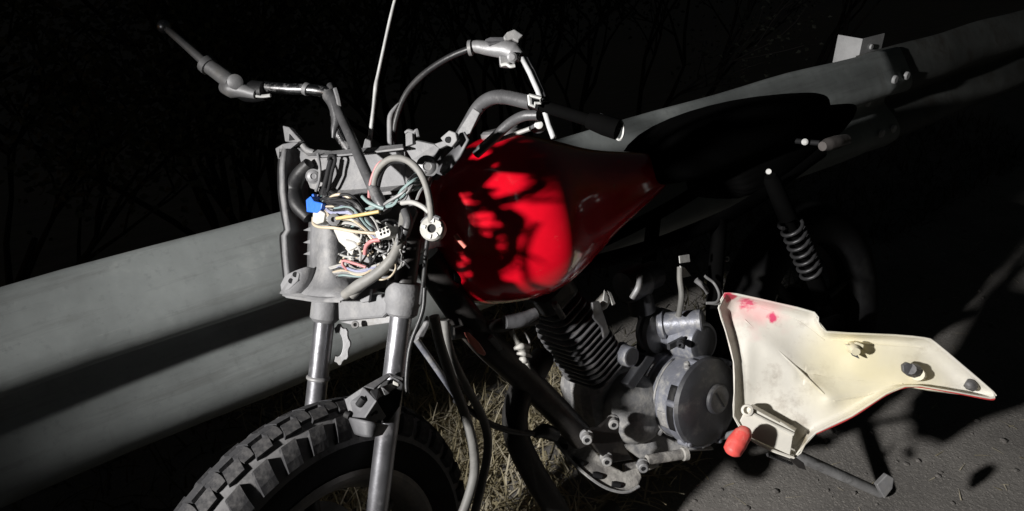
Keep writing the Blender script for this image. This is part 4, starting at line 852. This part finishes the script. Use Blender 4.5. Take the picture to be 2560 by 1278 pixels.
tint_patch(cm, PT(1868, 757, .006) - PR, .034, (.68, .10, .18), 130, .20, .42)
tint_patch(cm, PT(1932, 795, .008) - PR, .022, (.66, .07, .16), 110, .20, .36)
tint_patch(cm, PT(2010, 1100, .0) - PR, .06, (.36, .31, .22), 40, .25, .5)

# ------------------------------------------------------------------ gravel, straw, weeds
def stuff(name, V, Fc, material, label, cat):
    me = bpy.data.meshes.new(name); me.from_pydata(V, [], Fc); me.update(); o = bpy.data.objects.new(name, me); col.objects.link(o)
    for m_ in (material if isinstance(material, list) else [material]): me.materials.append(M[m_])
    o['kind'] = 'stuff'; o['label'] = label; o['category'] = cat; return o
rg = random.Random(3)
V = []; Fc = []
base = [(0, 0, 1), (.9, 0, -.2), (-.3, .85, -.2), (-.5, -.75, -.15), (.3, .4, .6), (.1, -.6, .5), (-.7, .1, .5)]
bm = bmesh.new(); bmesh.ops.create_icosphere(bm, subdivisions=1, radius=1); iv = [v.co.copy() for v in bm.verts]; ifc = [[v.index for v in f.verts] for f in bm.faces]; bm.free()
for i in range(4200):
    u, d = rg.uniform(-.8, 3.6), rg.uniform(-.25, 1.25)
    s_ = .0012 + .0085 * rg.random() ** 6
    c = rp(u, d, gz(u, d) + s_ * .2); a = rg.uniform(0, 6.28); ca, sa_ = math.cos(a), math.sin(a); st_ = (rg.uniform(.7, 1.4), rg.uniform(.6, 1.2), rg.uniform(.4, .8)); n0 = len(V)
    for v in iv:
        j_ = rg.uniform(.8, 1.15); x, y, z = v.x * st_[0] * j_, v.y * st_[1] * j_, v.z * st_[2] * j_
        V.append(c + Vector((x * ca - y * sa_, x * sa_ + y * ca, z)) * s_)
    Fc += [tuple(n0 + q for q in f) for f in ifc]
stuff('gravel', V, Fc, 'stone', 'small stones scattered over the dusty roadside ground', 'gravel')

def blade(V, Fc, p, dirn, ln, w, bend, seg=4):
    side = dirn.cross(Vector((0, 0, 1))); side = side.normalized() if side.length > 1e-3 else Vector((1, 0, 0))
    q = p.copy(); dd = dirn.normalized(); n0 = len(V)
    for i in range(seg + 1):
        ww = w * (1 - .75 * i / seg); V.append(q - side * ww); V.append(q + side * ww)
        dd = (dd + Vector((0, 0, -bend / seg)) + Vector((rg.uniform(-.12, .12), rg.uniform(-.12, .12), 0))).normalized(); q = q + dd * (ln / seg)
    for i in range(seg): a = n0 + 2 * i; Fc.append((a, a + 1, a + 3, a + 2))
def density(u, d):
    return 1
for nm, m_, cnt, lab in (('dry_grass', 'straw', 5200, 'trampled dry straw-coloured grass under the guardrail'), ('dry_grass', 'straw_pale', 3600, 'pale broken grass stalks lying among the straw')):
    V = []; Fc = []
    for i in range(cnt):
        u = rg.uniform(.35, 1.22); d = rg.gauss(1.2, .26)
        if d < .78 or d > 2.0: continue
        if math.sin(u * 9 + 2) + math.sin(d * 14 + u * 4) < rg.uniform(-2.2, .6): continue
        z = gz(u, d); az = rg.uniform(0, 6.28); el = rg.choice((.1, .2, .35, .6, 1.1)) * rg.uniform(.5, 1.3)
        blade(V, Fc, rp(u, d, z + .002), Vector((math.cos(az) * math.cos(el), math.sin(az) * math.cos(el), math.sin(el))), rg.uniform(.04, .13), rg.uniform(.0016, .0036), rg.uniform(.2, .9))
    for i in range(170 if m_ == 'straw_pale' else 90):                      # stray stalks on the bare ground
        u = rg.uniform(1.1, 3.2); d = rg.uniform(-.1, 1.0); az = rg.uniform(0, 6.28)
        blade(V, Fc, rp(u, d, gz(u, d) + .003), Vector((math.cos(az), math.sin(az), .06)), rg.uniform(.012, .05), rg.uniform(.0006, .0016), .12, 3)
    stuff(nm, V, Fc, m_, lab, 'grass')
V = []; Fc = []
for i in range(9000):
    u = rg.uniform(-1.6, 4.5); d = .93 + abs(rg.gauss(0, .55))
    if (rg.random() < .6 and .2 < u < 1.8 and d < 1.5) or (d < 1.1 and (u > .75 or math.sin(u * 11) + math.sin(u * 23 + 1) < rg.uniform(-1.5, 1.5))): continue
    z = gz(u, d); az = rg.uniform(0, 6.28); el = rg.uniform(.4, 1.4)
    blade(V, Fc, rp(u, d, z), Vector((math.cos(az) * math.cos(el), math.sin(az) * math.cos(el), math.sin(el))), rg.uniform(.03, .11), rg.uniform(.0015, .004), rg.uniform(.3, 1.1), 3)
stuff('weeds', V, Fc, 'weed', 'low dark weeds on the bank behind the guardrail', 'weeds')

# ------------------------------------------------------------------ shrubs behind the rail
def shrub(name, u, d, h, spread, nleaf, leaf, label, seed):
    r_ = random.Random(seed); z0 = gz(u, d) - .05; b0 = rp(u, d, z0); t = root(name, b0)
    t['label'] = label; t['category'] = 'shrub'; t['group'] = 'shrubs on the bank behind the guardrail'
    V = []; Fc = []; tips = []
    def limb(p, dirn, ln, rad, depth):
        pts = [p]; q = p.copy(); dd = dirn.copy()
        for i in range(4):
            dd = (dd + Vector((r_.uniform(-.25, .25), r_.uniform(-.25, .25), r_.uniform(-.05, .15)))).normalized(); q = q + dd * ln / 4; pts.append(q.copy())
        v, f = tube_geo(pts, [rad * (1 - .16 * i) for i in range(5)], 6); n0 = len(V); V.extend(v); Fc.extend([tuple(n0 + a for a in x) for x in f])
        if depth == 0: tips.extend(pts[1:]); return
        for i in range(r_.choice((3, 4))):
            nd_ = (dd + Vector((r_.uniform(-.9, .9), r_.uniform(-.9, .9), r_.uniform(-.3, .6))) * spread).normalized()
            limb(pts[r_.choice((2, 3, 4))], nd_, ln * r_.uniform(.55, .8), rad * .55, depth - 1)
    for i in range(3): limb(b0 + Vector((r_.uniform(-.1, .1), r_.uniform(-.1, .1), 0)), Vector((r_.uniform(-.5, .5), r_.uniform(-.5, .5), 1)).normalized(), h * .45, .022, 3)
    new_obj('trunk', V, Fc, 'bark', t, smooth=True)
    V2 = []; F2 = []
    for i in range(nleaf):
        p = r_.choice(tips) + Vector((r_.gauss(0, .07), r_.gauss(0, .07), r_.gauss(0, .06))); s_ = r_.uniform(.012, .028)
        a = Vector((r_.gauss(0, 1), r_.gauss(0, 1), r_.gauss(0, .6))).normalized(); s2 = a.orthogonal().normalized(); nn = a.cross(s2) * .18; n0 = len(V2)
        V2 += [p, p + a * s_ * .5 + s2 * s_ * .42 + nn * s_, p + a * s_ * 1.2, p + a * s_ * .5 - s2 * s_ * .42 + nn * s_]
        F2 += [(n0, n0 + 1, n0 + 2), (n0, n0 + 2, n0 + 3)]
    new_obj('foliage', V2, F2, leaf, t)
SH = [(-.1, 2.5, 1.8, 1.0, 7000, 'leaf_b', 'dark leafy shrub behind the rail left of the front wheel'), (.75, 2.3, 1.5, 1.0, 6000, 'leaf_b', 'paler leafy shrub behind the brake lever'),
      (1.6, 2.5, 2.0, .9, 4200, 'leaf_a', 'thin dark shrub rising behind the dangling clutch perch'), (2.5, 2.8, 1.7, 1.0, 2600, 'leaf_c', 'twiggy shrub behind the fuel tank'),
      (3.6, 3.1, 2.0, 1.0, 2600, 'leaf_c', 'dark shrub behind the guardrail post'), (1.1, 4.0, 3.2, 1.0, 5200, 'leaf_a', 'taller dark shrub further down the bank behind the bars'),
      (-.3, 4.2, 3.2, 1.0, 5200, 'leaf_b', 'tall shrub further down the bank beyond the rail end'), (3.2, 4.4, 3.4, 1.0, 5200, 'leaf_a', 'tall shrub down the bank beyond the seat'),
      (5.6, 3.2, 2.6, 1.0, 4200, 'leaf_a', 'dark shrub beside the far end of the guardrail')]
for i, (u, d, h, sp, nl, lf, lab) in enumerate(SH): shrub('shrub', u, d, h, sp, nl, lf, lab, 40 + i)
bpy.context.view_layer.update()
